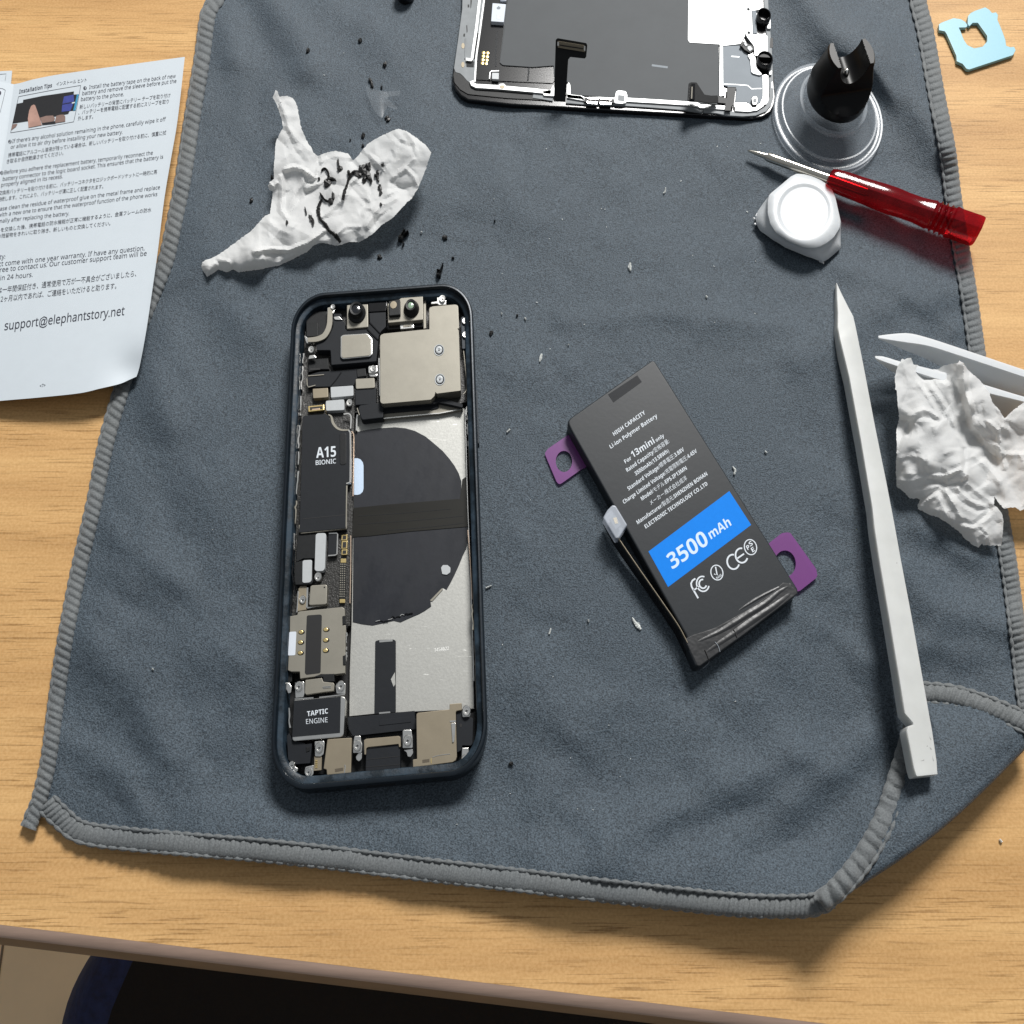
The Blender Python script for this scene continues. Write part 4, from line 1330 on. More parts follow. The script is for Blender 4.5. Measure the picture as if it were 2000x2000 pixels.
for q in (((565, 735), (655, 738), (655, 750), (575, 746)), ((665, 738), (755, 742), (752, 755), (668, 750)), ((560, 762), (645, 768), (645, 785), (570, 780)), ((660, 768), (750, 772), (748, 790), (662, 786))):
    dp('spring_finger', ZC(*q), 2.75, SILV, r=.8, bev=.08, h=.5)
dr_('spring_base', ZC((545, 752), (770, 762)), 8, 2.5, BLK, h=.4)
dp('rail_bracket', ZC((770, 760), (785, 690), (805, 680), (860, 688), (872, 720), (862, 775), (830, 782), (775, 778)), 2.6, BRKT, r=2, bev=.1, h=.9)
dp('bracket_window', ZC((800, 715), (850, 720), (848, 765), (798, 760)), 2.63, BRKG, bev=0, h=.1)
dr_('frame_rail', [(1436, 212), (1462, 213.5), (1478, 211), (1488, 204), (1493.5, 193), (1495, 180), (1494, 150), (1493, 146)], 8.5, 2.4, BRKT, h=.9)
dr_('rail_flange', [(1374, 215), (1400, 217), (1420, 221), (1450, 223), (1475, 221.5), (1494, 214), (1503, 203), (1507, 190), (1506, 150), (1503, 90), (1497, 20), (1494, -60)], 8, 1.95, BRKG, h=.5)
dp('rail_corner', Z8((800, 1545), (980, 1545), (1040, 1575), (1075, 1615), (1200, 1590), (1160, 1640), (1100, 1655), (880, 1640), (800, 1610)), 2.3, BRKT, r=1.5, bev=.1, h=.8)
dp('shield_plate', [(1356, -126), (1487, -126), (1486, 18)] + Z8((1200, 140), (1070, 165), (960, 160), (965, 540), (900, 660), (640, 690), (590, 668), (130, 640), (105, 600), (112, 0)), 2.15, BRKT, r=1.2, bev=.08, h=.8)
dp('foil_pad', Z8((632, 694), (905, 686), (960, 760), (1035, 850), (1055, 1095), (1225, 1140), (1232, 1480), (1180, 1570), (1060, 1590), (1000, 1540), (820, 1540), (838, 1340), (640, 1285)), 1.95, FOIL, r=1.5, bev=.06, h=.6)
dr_('foil_crease', Z8((760, 850), (880, 858)), 1.6, 2.0, BRKT, h=.04)
dr_('foil_crease', Z8((650, 1270), (830, 1275), (1010, 1290), (1065, 1340), (1215, 1335)), 1.3, 2.0, BRKT, h=.04)
dp('frame_strip', Z8((588, 660), (632, 690), (638, 1285), (664, 1440), (590, 1452), (580, 1440)), 2.3, BRKT, r=1, bev=.06, h=.6)
dp('camera_bracket', Z8((968, 170), (1000, 112), (1045, 118), (1070, 170), (1085, 520), (1300, 530), (1310, 560), (1312, 795), (1180, 800), (1170, 840), (1110, 800), (1100, 690), (1000, 560), (968, 500)), 2.5, BRKT, r=2, bev=.1, h=1)
dp('camera_bracket', Z8((1005, 830), (1060, 800), (1120, 830), (1140, 1000), (1225, 1120), (1190, 1135), (1085, 1105), (1060, 1080), (1045, 900)), 2.4, BRKT, r=2, bev=.1, h=1)
dp('bracket_side', Z8((1075, 160), (1140, 170), (1140, 400), (1150, 500), (1090, 510)), 2.1, FOIL, bev=.05, h=.6)
dp('bracket_side', Z8((1320, 180), (1352, 185), (1356, 428), (1300, 425)), 2.6, BRKT, r=1, bev=.08, h=.8)
dp('bracket_side', Z8((1340, 1080), (1375, 1060), (1370, 1120), (1335, 1125)), 2.6, BRKT, r=1, bev=.08, h=.8)
dp('bracket_side', Z8((1230, 1150), (1320, 1130), (1325, 1500), (1290, 1580), (1235, 1560)), 2.3, BRKT, r=2, bev=.1, h=.8)
dp('screw_eye', Z8(*[(1140 + 40 * math.cos(a), 805 + 36 * math.sin(a)) for a in np.linspace(0, 6.28, 16, endpoint=False)]), 2.7, BRKT, bev=.05, h=.5)
for x, y in ((1018, 140), (1024, 494)):
    lathe('rivet', *one(Z8, x, y), [(3.4, D0 + 2.5), (3, D0 + 2.62), (1.6, D0 + 2.5)], BRKG, disp, n=14)
for (x, y), rr in (((1234, 300), 13.6), ((1250, 960), 15.2)):
    u_, v_ = one(Z8, x, y)
    lathe('camera_ring', u_, v_, [(rr, D0 + 2.0), (rr, D0 + 3.8), (rr * .93, D0 + 4.2), (rr * .84, D0 + 4.1), (rr * .78, D0 + 3.4), (rr * .74, D0 + 2.2)], BLKG, disp, n=36)
dp('ring_tab', Z8((1180, 815), (1200, 800), (1345, 800), (1350, 870), (1180, 860)), 3.6, BLK, r=1, bev=.1, h=1.5)
dr_('speaker_contact', Z8((905, 690), (945, 640)), 4, 3.0, BLK, h=.8)
dp('speaker_pad', Z8((945, 655), (975, 635), (1010, 680), (980, 700)), 3.0, STICK, r=.8, bev=.05, h=.5)
dp('speaker_pad', Z8((1005, 700), (1050, 690), (1085, 740), (1040, 772), (1005, 735)), 3.0, STICK, r=.8, bev=.05, h=.5)
dp('speaker_block', Z8((915, 660), (940, 625), (1090, 690), (1100, 745), (1050, 800), (1000, 770), (960, 750), (920, 700)), 2.8, BLK, r=1, bev=.1, h=.8)
dp('sensor_nub', Z8((1062, 1490), (1080, 1450), (1150, 1450), (1165, 1490), (1150, 1580), (1080, 1585)), 3.0, BLKG, r=2, bev=.15, h=1)
dp('nub_top', Z8((1090, 1490), (1140, 1485), (1138, 1540), (1092, 1545)), 3.1, BRKG, r=1, bev=.05, h=.2)
for q in (((1350, 570), (1388, 570), (1390, 720), (1340, 720)), ((1365, 1240), (1388, 1230), (1388, 1330), (1370, 1330))):
    dp('side_slot', Z8(*q), 2.0, DEEP if q[0][1] < 1000 else BRKT, bev=.03, h=.1)


def sheet3(name, pts, zf, th, mat, par):
    """thin sheet whose outline is read at a height that changes along it"""
    top = [W(u, v, D0 + zf(u, v)) for u, v in pts]
    nrm_ = Vector((0, 0, 0))
    for i in range(len(top)):
        a, b = top[i], top[(i + 1) % len(top)]
        nrm_ += a.cross(b)
    nrm_.normalize()
    bm = bmesh.new()
    A_ = [bm.verts.new(p + nrm_ * th * .5e-3) for p in top]
    B_ = [bm.verts.new(p - nrm_ * th * .5e-3) for p in top]
    bm.faces.new(A_); bm.faces.new(B_[::-1])
    for i in range(len(A_)):
        j = (i + 1) % len(A_)
        bm.faces.new((A_[j], A_[i], B_[i], B_[j]))
    return from_bm(name, bm, mat, par)


fz_ = lambda u, v: 2.6 + (198 - v) / 123 * 13.5
cab = sheet3('flex_cable', roundpts(ZC((330, 300), (345, 288), (560, 325), (568, 340), (560, 430), (548, 442), (440, 430), (424, 450), (404, 770), (316, 765)), 1.2), fz_, .35, BLK, disp)
fz2 = lambda u, v: fz_(u, v) + .45
sheet3('connector', ZC((345, 312), (362, 312), (545, 342), (553, 350), (550, 392), (345, 358)), fz2, .9, TAN, cab)
fz3 = lambda u, v: fz_(u, v) + 1.0
sheet3('connector_groove', ZC((358, 336), (538, 364), (538, 372), (358, 344)), fz3, .1, DEEP, cab)
for q in (((342, 316), (354, 316), (354, 346), (342, 344)), ((543, 346), (554, 348), (553, 384), (543, 382))):
    sheet3('connector_end', ZC(*q), fz3, .2, SILV, cab)
fz4 = lambda u, v: 2.6 + max(0, (1420 - u) / 75) * 3.6 + max(0, (205 - v)) * .02
cab2 = sheet3('flex_cable', roundpts(Z8((118, 1262), (150, 1246), (232, 1250), (265, 1300), (352, 1432), (450, 1448), (550, 1445), (560, 1550), (420, 1560), (260, 1530), (100, 1525)), .8), fz4, .3, BLK, disp)
sheet3('connector', Z8((150, 1275), (205, 1275), (200, 1515), (128, 1515)), lambda u, v: fz4(u, v) + .5, .8, BLKG, cab2)
sheet3('connector_groove', Z8((160, 1310), (176, 1310), (168, 1490), (152, 1490)), lambda u, v: fz4(u, v) + 1.0, .1, NICK, cab2)
dp('flex_strap', Z8((560, 1450), (690, 1480), (700, 1312), (832, 1316), (800, 1580), (760, 1605), (755, 1670), (660, 1668), (672, 1560), (560, 1550)), 2.9, BLK, r=.8, bev=.06, h=.4)
dp('strap_plate', Z8((705, 1280), (836, 1284), (832, 1316), (702, 1312)), 3.0, FOIL, bev=.05, h=.4)

# ------------------------------------------------------------------ replacement battery
Q0 = C + .2
bat = thing('battery', 'black replacement phone battery with a blue capacity label and purple pull tabs', 'battery', W(1320, 1000, Q0))
BT = Q0 + 4.6
prism('cell', [(1274, 703), (1280, 706), (1558, 1150), (1559, 1158), (1540, 1175), (1364, 1301.5), (1358, 1300), (1345, 1270), (1341, 1243), (1116, 842), (1110, 830), (1109, 822), (1114, 816)], Q0 + .1, BT, WRAP, bat, r=5, bev=1.0, seg=5)
Zb = Z(1160, 780, 320); Zb3 = Z(1000, 1000, 500); Zb5 = Z(1300, 1050, 300); Zb4 = Z(1050, 960, 300 * 1932 / 1525)
prism('end_film', Zb5((235, 1275), (330, 1225), (620, 1130), (1000, 920), (1330, 700), (1470, 560), (1545, 570), (1610, 620), (1655, 660), (1662, 705), (1000, 1210), (430, 1618), (395, 1610)), Q0 - .1, BT + .07, WRAP2, bat, r=2.5, bev=.5, seg=4)


def soft_ridge(name, pts, w, z0, h, mat, par, m=9):
    n_ = 40
    p = cr(pts, n_)
    nr_ = normals2(p)
    v = []
    for i in range(n_):
        t = i / (n_ - 1)
        k = math.sin(math.pi * min(1, max(0, t))) ** .6
        ww = np.interp(t, np.linspace(0, 1, len(w)), w)
        for a in np.linspace(-1, 1, m):
            q = p[i] + nr_[i] * a * ww / 2
            v.append(W(q[0], q[1], z0 - .06 + h * k * math.cos(a * math.pi / 2) ** 1.3))
    return build(name, v, grid_faces(m, n_), mat, par, smooth=True)


soft_ridge('film_fold', Zb5((360, 1330), (700, 1170), (1000, 985), (1250, 830), (1420, 690), (1580, 590)), [8, 12, 16, 16, 14, 8], BT + .07, .26, WRAP2, bat)
soft_ridge('film_fold', Zb5((470, 1470), (800, 1245), (1100, 1040), (1380, 850), (1610, 670)), [10, 14, 18, 16, 12], BT + .07, .24, WRAP2, bat)
soft_ridge('film_fold', Zb5((900, 930), (1150, 770), (1400, 640), (1540, 570)), [5, 9, 8, 5], BT + .02, .18, WRAP2, bat)
ribbon('film_cut', Zb5((620, 1310), (660, 1360), (685, 1435)), 1.0, BT, BT + .3, FOIL, bat)
ribbon('film_cut', Zb5((495, 1405), (525, 1475), (548, 1530)), 1.2, BT, BT + .34, DEEP, bat)
ribbon('film_cut', Zb5((855, 1155), (880, 1195), (900, 1250)), 1.2, BT, BT + .34, DEEP, bat)
ribbon('loose_thread', Zb5((548, 1528), (540, 1580), (470, 1645)), 1.0, Q0 + 2.2, Q0 + 2.6, FOIL, bat)
prism('dark_sticker', Z(1000, 500, 500)((725, 1045), (945, 900), (980, 950), (765, 1105)), BT - .05, BT + .03, BLK2, bat)
prism('blue_label', Zb3((1030, 298), (1640, -158), (1805, 97), (1178, 566)), BT - .1, BT + .03, BLUE, bat)
up_b = np.array([-.463, -.886])
bz = BT + .05
lb = []
for s, a, b, cap, bold in (
        ('HIGH CAPACITY', (238, 432), (610, 170), 7.6, .02), ('Li-ion Polymer Battery', (200, 582), (752, 208), 7.8, .02),
        ('For', (372, 757), (447, 705), 7.4, .02), ('13mini', (462, 690), (722, 512), 12.5, .02), ('only', (738, 503), (832, 440), 7.0, .02),
        ('Rated Capacity/定格容量:', (394, 858), (893, 505), 7.6, .02), ('3500mAh(13.58Wh)', (495, 900), (890, 620), 7.6, .02),
        ('Standard Voltage/標準電圧:3.88V', (410, 1076), (1068, 604), 7.6, .02), ('Charge Limited Voltage/充電限制電圧:4.45V', (355, 1234), (1220, 622), 7.6, .02),
        ('Model/モデル:EPS-IP13MN', (568, 1194), (1100, 824), 7.6, .02), ('メーカー:株式会社成洋', (672, 1246), (1102, 942), 7.6, .02),
        ('Manufacturer/製造元:SHENZHEN BOHAN', (518, 1474), (1342, 892), 7.6, .02), ('ELECTRONIC TECHNOLOGY CO.,LTD', (612, 1524), (1345, 1008), 7.6, .02)):
    lb.append((s, one(Zb, *a), one(Zb, *b), cap, bold))
text_block('battery_lettering', lb, bz, LETTER, bat, up_b)
text_block('capacity_lettering', [('3500', one(Zb3, 1212, 434), one(Zb3, 1490, 238), 30.5, .022), ('mAh', one(Zb3, 1503, 206), one(Zb3, 1658, 98), 18, .03)], bz, LETTERB, bat, up_b)
# approval marks
bx = np.array([.82, -.572]); by = -up_b


def bpt(c, x, y):
    return (c[0] + bx[0] * x + by[0] * y, c[1] + bx[1] * x + by[1] * y)


def barc(c, r, a0, a1, w, n=18, sx=.86):
    return strokes([bpt(c, sx * r * math.cos(a), r * math.sin(a)) for a in np.linspace(math.radians(a0), math.radians(a1), n)], w)


def bline(c, pts, w):
    return strokes([bpt(c, x, y) for x, y in pts], w)


fc = one(Zb5, 468, 582)
pl = barc(fc, 14.5, 45, 318, 2.8) + barc(fc, 8.5, 50, 310, 3.0)
f0 = one(Zb5, 345, 652)
pl += bline(f0, [(1, 20), (0, -6), (2, -12), (7, -15), (14, -15)], 3.2) + bline(f0, [(0, 2), (13, 2)], 3.0)
flat('approval_mark', pl, bz, LETTER, bat)
rc = one(Zb5, 645, 440)
pl = barc(rc, 14.5, 0, 361, 2.0, 30, .82) + bline(rc, [(-6, -1), (-2, 5), (3, -11)], 2.4)
flat('approval_mark', pl, bz, LETTER, bat)
text_block('mark_lettering', [('RoHS', bpt(rc, -6, 11), bpt(rc, 6, 11), 4.6, .03)], bz, LETTER, bat, up_b)
ce = one(Zb5, 850, 305)
pl = barc(ce, 14, 50, 310, 3.2)
ce2 = one(Zb5, 955, 225)
pl += barc(ce2, 14, 50, 310, 3.2) + bline(ce2, [(-11, 0), (6, 0)], 3.0)
flat('approval_mark', pl, bz, LETTER, bat)
pc = one(Zb5, 1068, 120)
flat('approval_mark', barc(pc, 14.8, 0, 361, 2.0, 30, .82), bz, LETTER, bat)
text_block('mark_lettering', [('P', bpt(pc, -7.5, 2), bpt(pc, -1.5, 2), 9, .02), ('S', bpt(pc, 0, -1), bpt(pc, 7, -1), 9, .02), ('E', bpt(pc, -1, 11), bpt(pc, 5, 11), 9, .02)], bz, LETTER, bat, up_b)


def ring_tab(name, outer, hole, z, mat, par):
    """thin tab with a round hole: strip between the hole and the outline"""
    c = np.mean(hole, axis=0)
    n = 72
    po = resample_by_angle(outer, c, n)
    phh = resample_by_angle(hole, c, n)
    v = [W(x, y, z) for x, y in po] + [W(x, y, z) for x, y in phh]
    v += [p - Vector((0, 0, 1.5e-4)) for p in v[:]]
    f = []
    for i in range(n):
        j = (i + 1) % n
        f += [(i, j, n + j, n + i), (2 * n + j, 2 * n + i, 3 * n + i, 3 * n + j), (j, i, 2 * n + i, 2 * n + j), (n + i, n + j, 3 * n + j, 3 * n + i)]
    return build(name, v, f, mat, par)


def resample_by_angle(pts, c, n):
    p = np.array(pts, float)
    q = []
    for i in range(len(p)):
        a, b = p[i], p[(i + 1) % len(p)]
        for t in np.linspace(0, 1, 24, endpoint=False):
            q.append(a * (1 - t) + b * t)
    q = np.array(q) - c
    ang = np.arctan2(q[:, 1], q[:, 0])
    o = np.argsort(ang)
    q = q[o]; ang = ang[o]
    out = []
    for a in np.linspace(-math.pi, math.pi, n, endpoint=False):
        r = np.interp(a, np.r_[ang[-1] - 2 * math.pi, ang, ang[0] + 2 * math.pi], np.r_[np.hypot(*q[-1]), np.hypot(q[:, 0], q[:, 1]), np.hypot(*q[0])])
        out.append((c[0] + r * math.cos(a), c[1] + r * math.sin(a)))
    return out


ZT1 = Z(1000, 500, 500); ZT2 = Z(1500, 1000, 500)
ring_tab('pull_tab', roundpts(ZT1((246, 1490), (270, 1455), (430, 1345), (470, 1400), (570, 1590), (520, 1612), (362, 1724), (340, 1712)), 3), ZT1(*[(392 + 62 * math.cos(a), 1550 + 80 * math.sin(a)) for a in np.linspace(0, 6.28, 30, endpoint=False)]), C + .75, PURPLE, bat)
ring_tab('pull_tab', roundpts(ZT2((-30, 270), (20, 225), (105, 158), (165, 152), (365, 430), (374, 490), (232, 602), (120, 560)), 3), ZT2(*[(128 + 82 * math.cos(a), 390 + 100 * math.sin(a)) for a in np.linspace(0, 6.28, 30, endpoint=False)]), C + .75, PURPLE, bat)
# flex cable along the left side
fp = Zb4((735, 300), (790, 440), (880, 575), (1010, 765), (1090, 880), (1250, 1110), (1400, 1330), (1490, 1500))
fw = Zb4((650, 330), (740, 505), (830, 640), (940, 800), (1050, 950), (1200, 1170), (1360, 1410), (1520, 1740))
v, f = [], []
for i, (a, b) in enumerate(zip(fp, fw)):
    t = i / 7
    v += [W(a[0], a[1], Q0 + 4.8 - 1.0 * t), W(b[0], b[1], Q0 + 1.3 - 1.2 * t), W(a[0] + 1.2, a[1] - .5, Q0 + 4.7 - 1.0 * t), W(b[0] + 3.0, b[1] - 1.2, Q0 + 1.1 - 1.2 * t)]
for i in range(7):
    a, b = 4 * i, 4 * i + 4
    f += [(a, a + 1, b + 1, b), (a + 2, b + 2, b + 3, a + 3), (a, b, b + 2, a + 2), (a + 1, a + 3, b + 3, b + 1)]
build('flex_cable', v, f, BLKG, bat)
ribbon('cable_edge', fp[1:], 1.0, Q0 + 4.0, Q0 + 4.85, TAN, bat)
cap_ = prism('connector_cap', Zb4((650, 258), (690, 185), (742, 132), (776, 138), (892, 330), (806, 462), (775, 468)), Q0 + 3.4, Q0 + 6.2, FROST, bat, r=2.5, bev=.5, seg=3)
prism('connector', Zb4((715, 270), (770, 235), (830, 330), (775, 375)), Q0 + 4.2, Q0 + 5.2, FOIL, cap_, r=1, bev=.1)
prism('gold_contact', Zb4((750, 262), (785, 255), (800, 315), (770, 320)), Q0 + 5.2, Q0 + 5.4, GOLD, cap_)

# ------------------------------------------------------------------ suction cup
k0_ = W(1613, 236, C)
scup = thing('suction_cup', 'clear plastic suction cup with a black forked pull handle', 'suction cup', k0_)
prf = [(104, .3), (104.5, 1.2), (103, 2.0), (98, 2.2), (94, 2.0), (88, 3.0), (76, 5.0), (64, 6.6), (62, 7.6), (57, 7.8), (54, 7.4), (46, 8.4), (40, 9.4), (36, 10.2), (34, 10.6)]
lathe('cup', 1613, 236, [(r, C + z) for r, z in prf], CLEAR, scup, n=72, zc=C, caps=False)
lathe('cup_ring', 1613, 236, [(64, C + 6.7), (63.5, C + 7.9), (60, C + 8.05), (57, C + 7.7), (57, C + 7.0)], CLEAR2, scup, n=64, zc=C, caps=False)
lathe('cup_lip', 1613, 236, [(101, C + 2.1), (104, C + 2.2), (105.5, C + 1.4), (105, C + .5), (102, C + .3)], CLEAR2, scup, n=72, zc=C, caps=False)
lathe('cup_ring', 1613, 236, [(92, C + 2.9), (90.5, C + 3.5), (88, C + 3.5), (86.5, C + 3.2)], CLEAR2, scup, n=72, zc=C, caps=False)
HANDM = M('black_handle', (.0045, .0045, .005), .36, spec=.16, var=.1)
cu_, cv_ = 1613, 236
kk = (W(cu_ + 1, cv_, C) - W(cu_, cv_, C)).x
c0 = W(cu_, cv_, C)
R0, zA, zB = 53 * kk * 1.05, C + 9.5, C + 25.0
n = 240
lv = []
levels = [(zA, .86), (zA + .7, .97), (zA + 1.4, 1.0)] + [(zA + 1.4 + (zB - zA - 2.2) * k / 26, 1.0) for k in range(1, 27)] + [(zB - .4, .985), (zB, .94)]
rs = [1] + [1 - .04 * k for k in range(1, 25)]
fdir = math.radians(-8)


def handle_pt(a, rad, z):
    x, y = rad * math.cos(a), rad * math.sin(a)           # circle in unsqueezed units
    zz = z
    h = (z - zA) / (zB - zA)
    # milled flats, front and back
    rs_ = 1 - .24 * float(sstep(np.array(h), .34, 1.0))
    x *= rs_; y *= rs_
    cut = R0 * (1.25 - .78 * sstep(np.array(h), .12, .42) - .10 * max(0, h - .42))
    xr = x * math.cos(fdir) - y * math.sin(fdir); yr = x * math.sin(fdir) + y * math.cos(fdir)
    yr = max(-float(cut), min(float(cut), yr))
    notch = 0
    if abs(xr) < R0 * .47:
        notch = math.sqrt(max(0, 1 - (xr / (R0 * .47)) ** 2)) * 6.0
    zz = min(zz, zB - notch)
    x = xr * math.cos(-fdir) - yr * math.sin(-fdir); y = xr * math.sin(-fdir) + yr * math.cos(-fdir)
    return Vector((c0.x + x * SQ / 1.0, c0.y + y, zz * 1e-3))


R0 = R0 / SQ
rings = [[handle_pt(2 * math.pi * i / n, R0 * s, z) for i in range(n)] for z, s in levels]
rings += [[handle_pt(2 * math.pi * i / n, R0 * .94 * s, zB) for i in range(n)] for s in rs[1:]]
han = loft('handle', rings, HANDM, scup, smooth=True)
sharp(han, 28)
hb = handle_pt(0, 0, zB)
bm = bmesh.new()
bmesh.ops.create_uvsphere(bm, u_segments=14, v_segments=8, radius=.0011)
for q in bm.verts:
    q.co = Vector((q.co.x * SQ, q.co.y, q.co.z)) + Vector((c0.x, c0.y - .0012, (zB - 5.6) * 1e-3))
from_bm('bolt', bm, SILV, scup, True)

# ------------------------------------------------------------------ screwdriver
def axis_lathe(name, a, b, za, zb, prof, mat, par, n=24, kv=None, flatshade=False, facets=0):
    """turned body along the line from pixel a (height za) to pixel b (height zb); prof: (t, half width px)"""
    rings = []
    A_, B_ = W(a[0], a[1], za), W(b[0], b[1], zb)
    ax = (B_ - A_).normalized()
    side = ax.cross(Vector((0, 0, 1))).normalized()
    upv = side.cross(ax).normalized()
    pd = np.array(b, float) - np.array(a, float)
    pn = np.array([-pd[1], pd[0]]) / np.linalg.norm(pd)
    for t, r in prof:
        z = za + (zb - za) * t
        m = np.array(a) + pd * t
        c = A_ + (B_ - A_) * t
        w = r * (W(m[0] + 1, m[1], z) - W(m[0], m[1], z)).length
        hgt = w
        ring = []
        for i in range(n):
            th = 2 * math.pi * i / n
            f = 1.0
            if facets:
                q = (th * facets / (2 * math.pi)) % 1 - .5
                f = math.cos(math.pi / facets) / math.cos(2 * math.pi / facets * q)
                f = .35 + .65 * f
            ring.append(c + side * w * f * math.cos(th) + upv * hgt * f * math.sin(th))
        rings.append(ring)
    o = loft(name, rings, mat, par, smooth=not flatshade)
    if not flatshade:
        sharp(o, 30)
    return o


drv = thing('screwdriver', 'small screwdriver with a steel shaft and a clear red plastic handle', 'screwdriver', W(1690, 380, C))
axis_lathe('tip', (1461, 294), (1500, 306.5), C + 3.0, C + 3.4, [(0, .8), (.03, 1.8), (.12, 2.8), (.6, 4.8), (.86, 5.4), (.88, 6.4), (1, 6.6)], SHAFT, drv, 20)
axis_lathe('shaft', (1498, 306), (1640, 357), C + 3.4, C + 5.2, [(0, 7.6), (.02, 8.6), (.1, 8.8), (.5, 9.0), (.98, 9.2), (1, 9.2)], SHAFT, drv, 24)
axis_lathe('handle', (1617, 348), (1911, 453), C + 5.4, C + 5.9,
           [(0, 13), (.01, 19), (.03, 21), (.05, 22), (.12, 23.5), (.2, 24), (.28, 25), (.36, 26.5), (.44, 27), (.52, 25.5), (.6, 25.5), (.66, 27.5), (.69, 29), (.70, 27), (.712, 27), (.722, 31.5), (.734, 26.4), (.746, 26.4), (.756, 32), (.768, 26.6), (.78, 26.6), (.79, 32), (.80, 28), (.812, 28), (.822, 32), (.85, 30.6), (.985, 31), (1, 29)], RED, drv, 48, facets=6)
axis_lathe('handle_core', (1622, 350), (1700, 378), C + 5.4, C + 5.6, [(0, 9), (.9, 9), (1, 4)], SHAFT, drv, 16)

# ------------------------------------------------------------------ white pry pick with a round dimple
Zp = Z(1440, 300, 260)
pk = thing('pry_pick', 'white triangular plastic pry pick with a round dimple and frayed edges', 'pry pick', W(1565, 420, C))
cpx = one(Zp, 970, 835)
tops = Zp((860, 292), (960, 297), (1080, 325), (1200, 372), (1300, 440), (1370, 505), (1420, 620), (1460, 800), (1500, 985), (1490, 1080), (1400, 1220), (1300, 1300), (1200, 1350), (1130, 1370), (1040, 1372), (950, 1355), (750, 1275), (560, 1150), (480, 1030), (440, 880), (438, 700), (460, 600), (510, 555), (650, 440), (780, 330))
base = Zp((860, 292), (960, 290), (1200, 372), (1370, 505), (1430, 640), (1470, 830), (1508, 1000), (1500, 1200), (1500, 1375), (1440, 1430), (1340, 1515), (1250, 1572), (1160, 1545), (950, 1470), (700, 1365), (500, 1240), (330, 1118), (275, 1020), (270, 920), (300, 830), (400, 690), (500, 570), (650, 440), (780, 330))
n = 120
rt = resample_by_angle(tops, np.array(cpx), n)
rb = resample_by_angle(base, np.array(cpx), n)
fr = [(1 + .006 * rnd.uniform(-1, 1)) for _ in range(n)]
wv = lambda p, z: W(p[0], p[1], z)
mixp = lambda a, b, t: [(x0 * (1 - t) + x1 * t, y0 * (1 - t) + y1 * t) for (x0, y0), (x1, y1) in zip(a, b)]
cc = np.array(cpx)
rbj = [tuple(cc + (np.array(p) - cc) * f) for p, f in zip(rb, fr)]
ci = lambda r: [(cpx[0] + r * math.cos(a) / 7.43, cpx[1] + r * 1.02 * math.sin(a) / 7.43) for a in np.linspace(-math.pi, math.pi, n, endpoint=False)]
rings = [[wv(p, C + .4) for p in rbj], [wv(p, C + 1.0) for p in rb], [wv(p, C + 2.2) for p in mixp(rb, rt, .60)], [wv(p, C + 3.6) for p in mixp(rb, rt, .97)], [wv(p, C + 4.75) for p in rt], [wv(p, C + 5.0) for p in mixp(rt, ci(385), .05)]]
pkb = loft('body', rings + [[wv(p, C + 5.1) for p in ci(400)], [wv(p, C + 5.08) for p in ci(388)], [wv(p, C + 4.75) for p in ci(352)], [wv(p, C + 4.7) for p in ci(338)], [wv(p, C + 4.85) for p in ci(180)], [wv(p, C + 4.95) for p in ci(40)]], WPLA, pk)
for q in (((255, 930), (232, 925), (262, 950)), ((262, 1000), (245, 1015), (275, 1030)), ((1190, 1555), (1262, 1585), (1200, 1540)), ((285, 860), (262, 905), (300, 890))):
    prism('frayed_edge', Zp(*q), C + .4, C + .9, WPLA, pk)

# ------------------------------------------------------------------ bread clip, pry stick, tweezers
Zk = Z(1500, 0, 500)
clip = Zk((1290, 182), (1315, 168), (1400, 136), (1455, 144), (1490, 165), (1506, 190), (1498, 206), (1440, 208), (1452, 232), (1478, 300), (1505, 340), (1555, 364), (1620, 352), (1656, 310), (1655, 270), (1632, 238), (1585, 172), (1545, 172), (1520, 198), (1508, 180), (1510, 120), (1530, 98), (1560, 82), (1640, 54), (1672, 74), (1690, 98), (1722, 92), (1736, 112), (1732, 150), (1745, 178), (1770, 240), (1792, 300), (1798, 345), (1830, 356), (1858, 352), (1870, 378), (1850, 415), (1520, 524), (1500, 520), (1470, 482), (1425, 462), (1422, 420), (1350, 258), (1335, 236), (1292, 228))
o = prism('bread_clip', clip, .3, 1.3, CLIPM, None, r=1.2, bev=.12, loc=W(1910, 75, .3))
tag(o, 'light blue plastic bread clip lying on the bare wood', 'bread clip')

Zs8 = Z(1500, 500, 500); Zs1 = Z(1500, 1000, 500); Zs15 = Z(1500, 1500, 500)
spz = lambda u, v: C + float(np.interp(v, [552, 580, 640, 1515], [1.8, 2.8, 5.0, 12.6]))
spb = lambda u, v: C + float(np.interp(v, [552, 640, 1515], [.5, .7, 8.6]))
Lp_ = Zs8((516, 205), (519, 320), (525, 430), (524, 540), (541, 630), (610, 910), (700, 1400), (785, 1900)) + Zs1((800, 120), (840, 380), (905, 760), (985, 1240), (1025, 1490), (1030, 1520), (1090, 1590), (1092, 1605), (1052, 1618), (1044, 1650), (1097, 1932)) + Zs15((1112, 50), (1120, 63))
Rp_ = Zs8((519, 203), (560, 290), (605, 380), (645, 455), (662, 530), (717, 800), (808, 1280), (893, 1700)) + Zs1((950, 60), (1008, 380), (1080, 760), (1166, 1240), (1212, 1495), (1217, 1525), (1229, 1590), (1232, 1605), (1234, 1618), (1240, 1650), (1274, 1880)) + Zs15((1279, 25), (1281, 46))
Lr, Rr = [], []
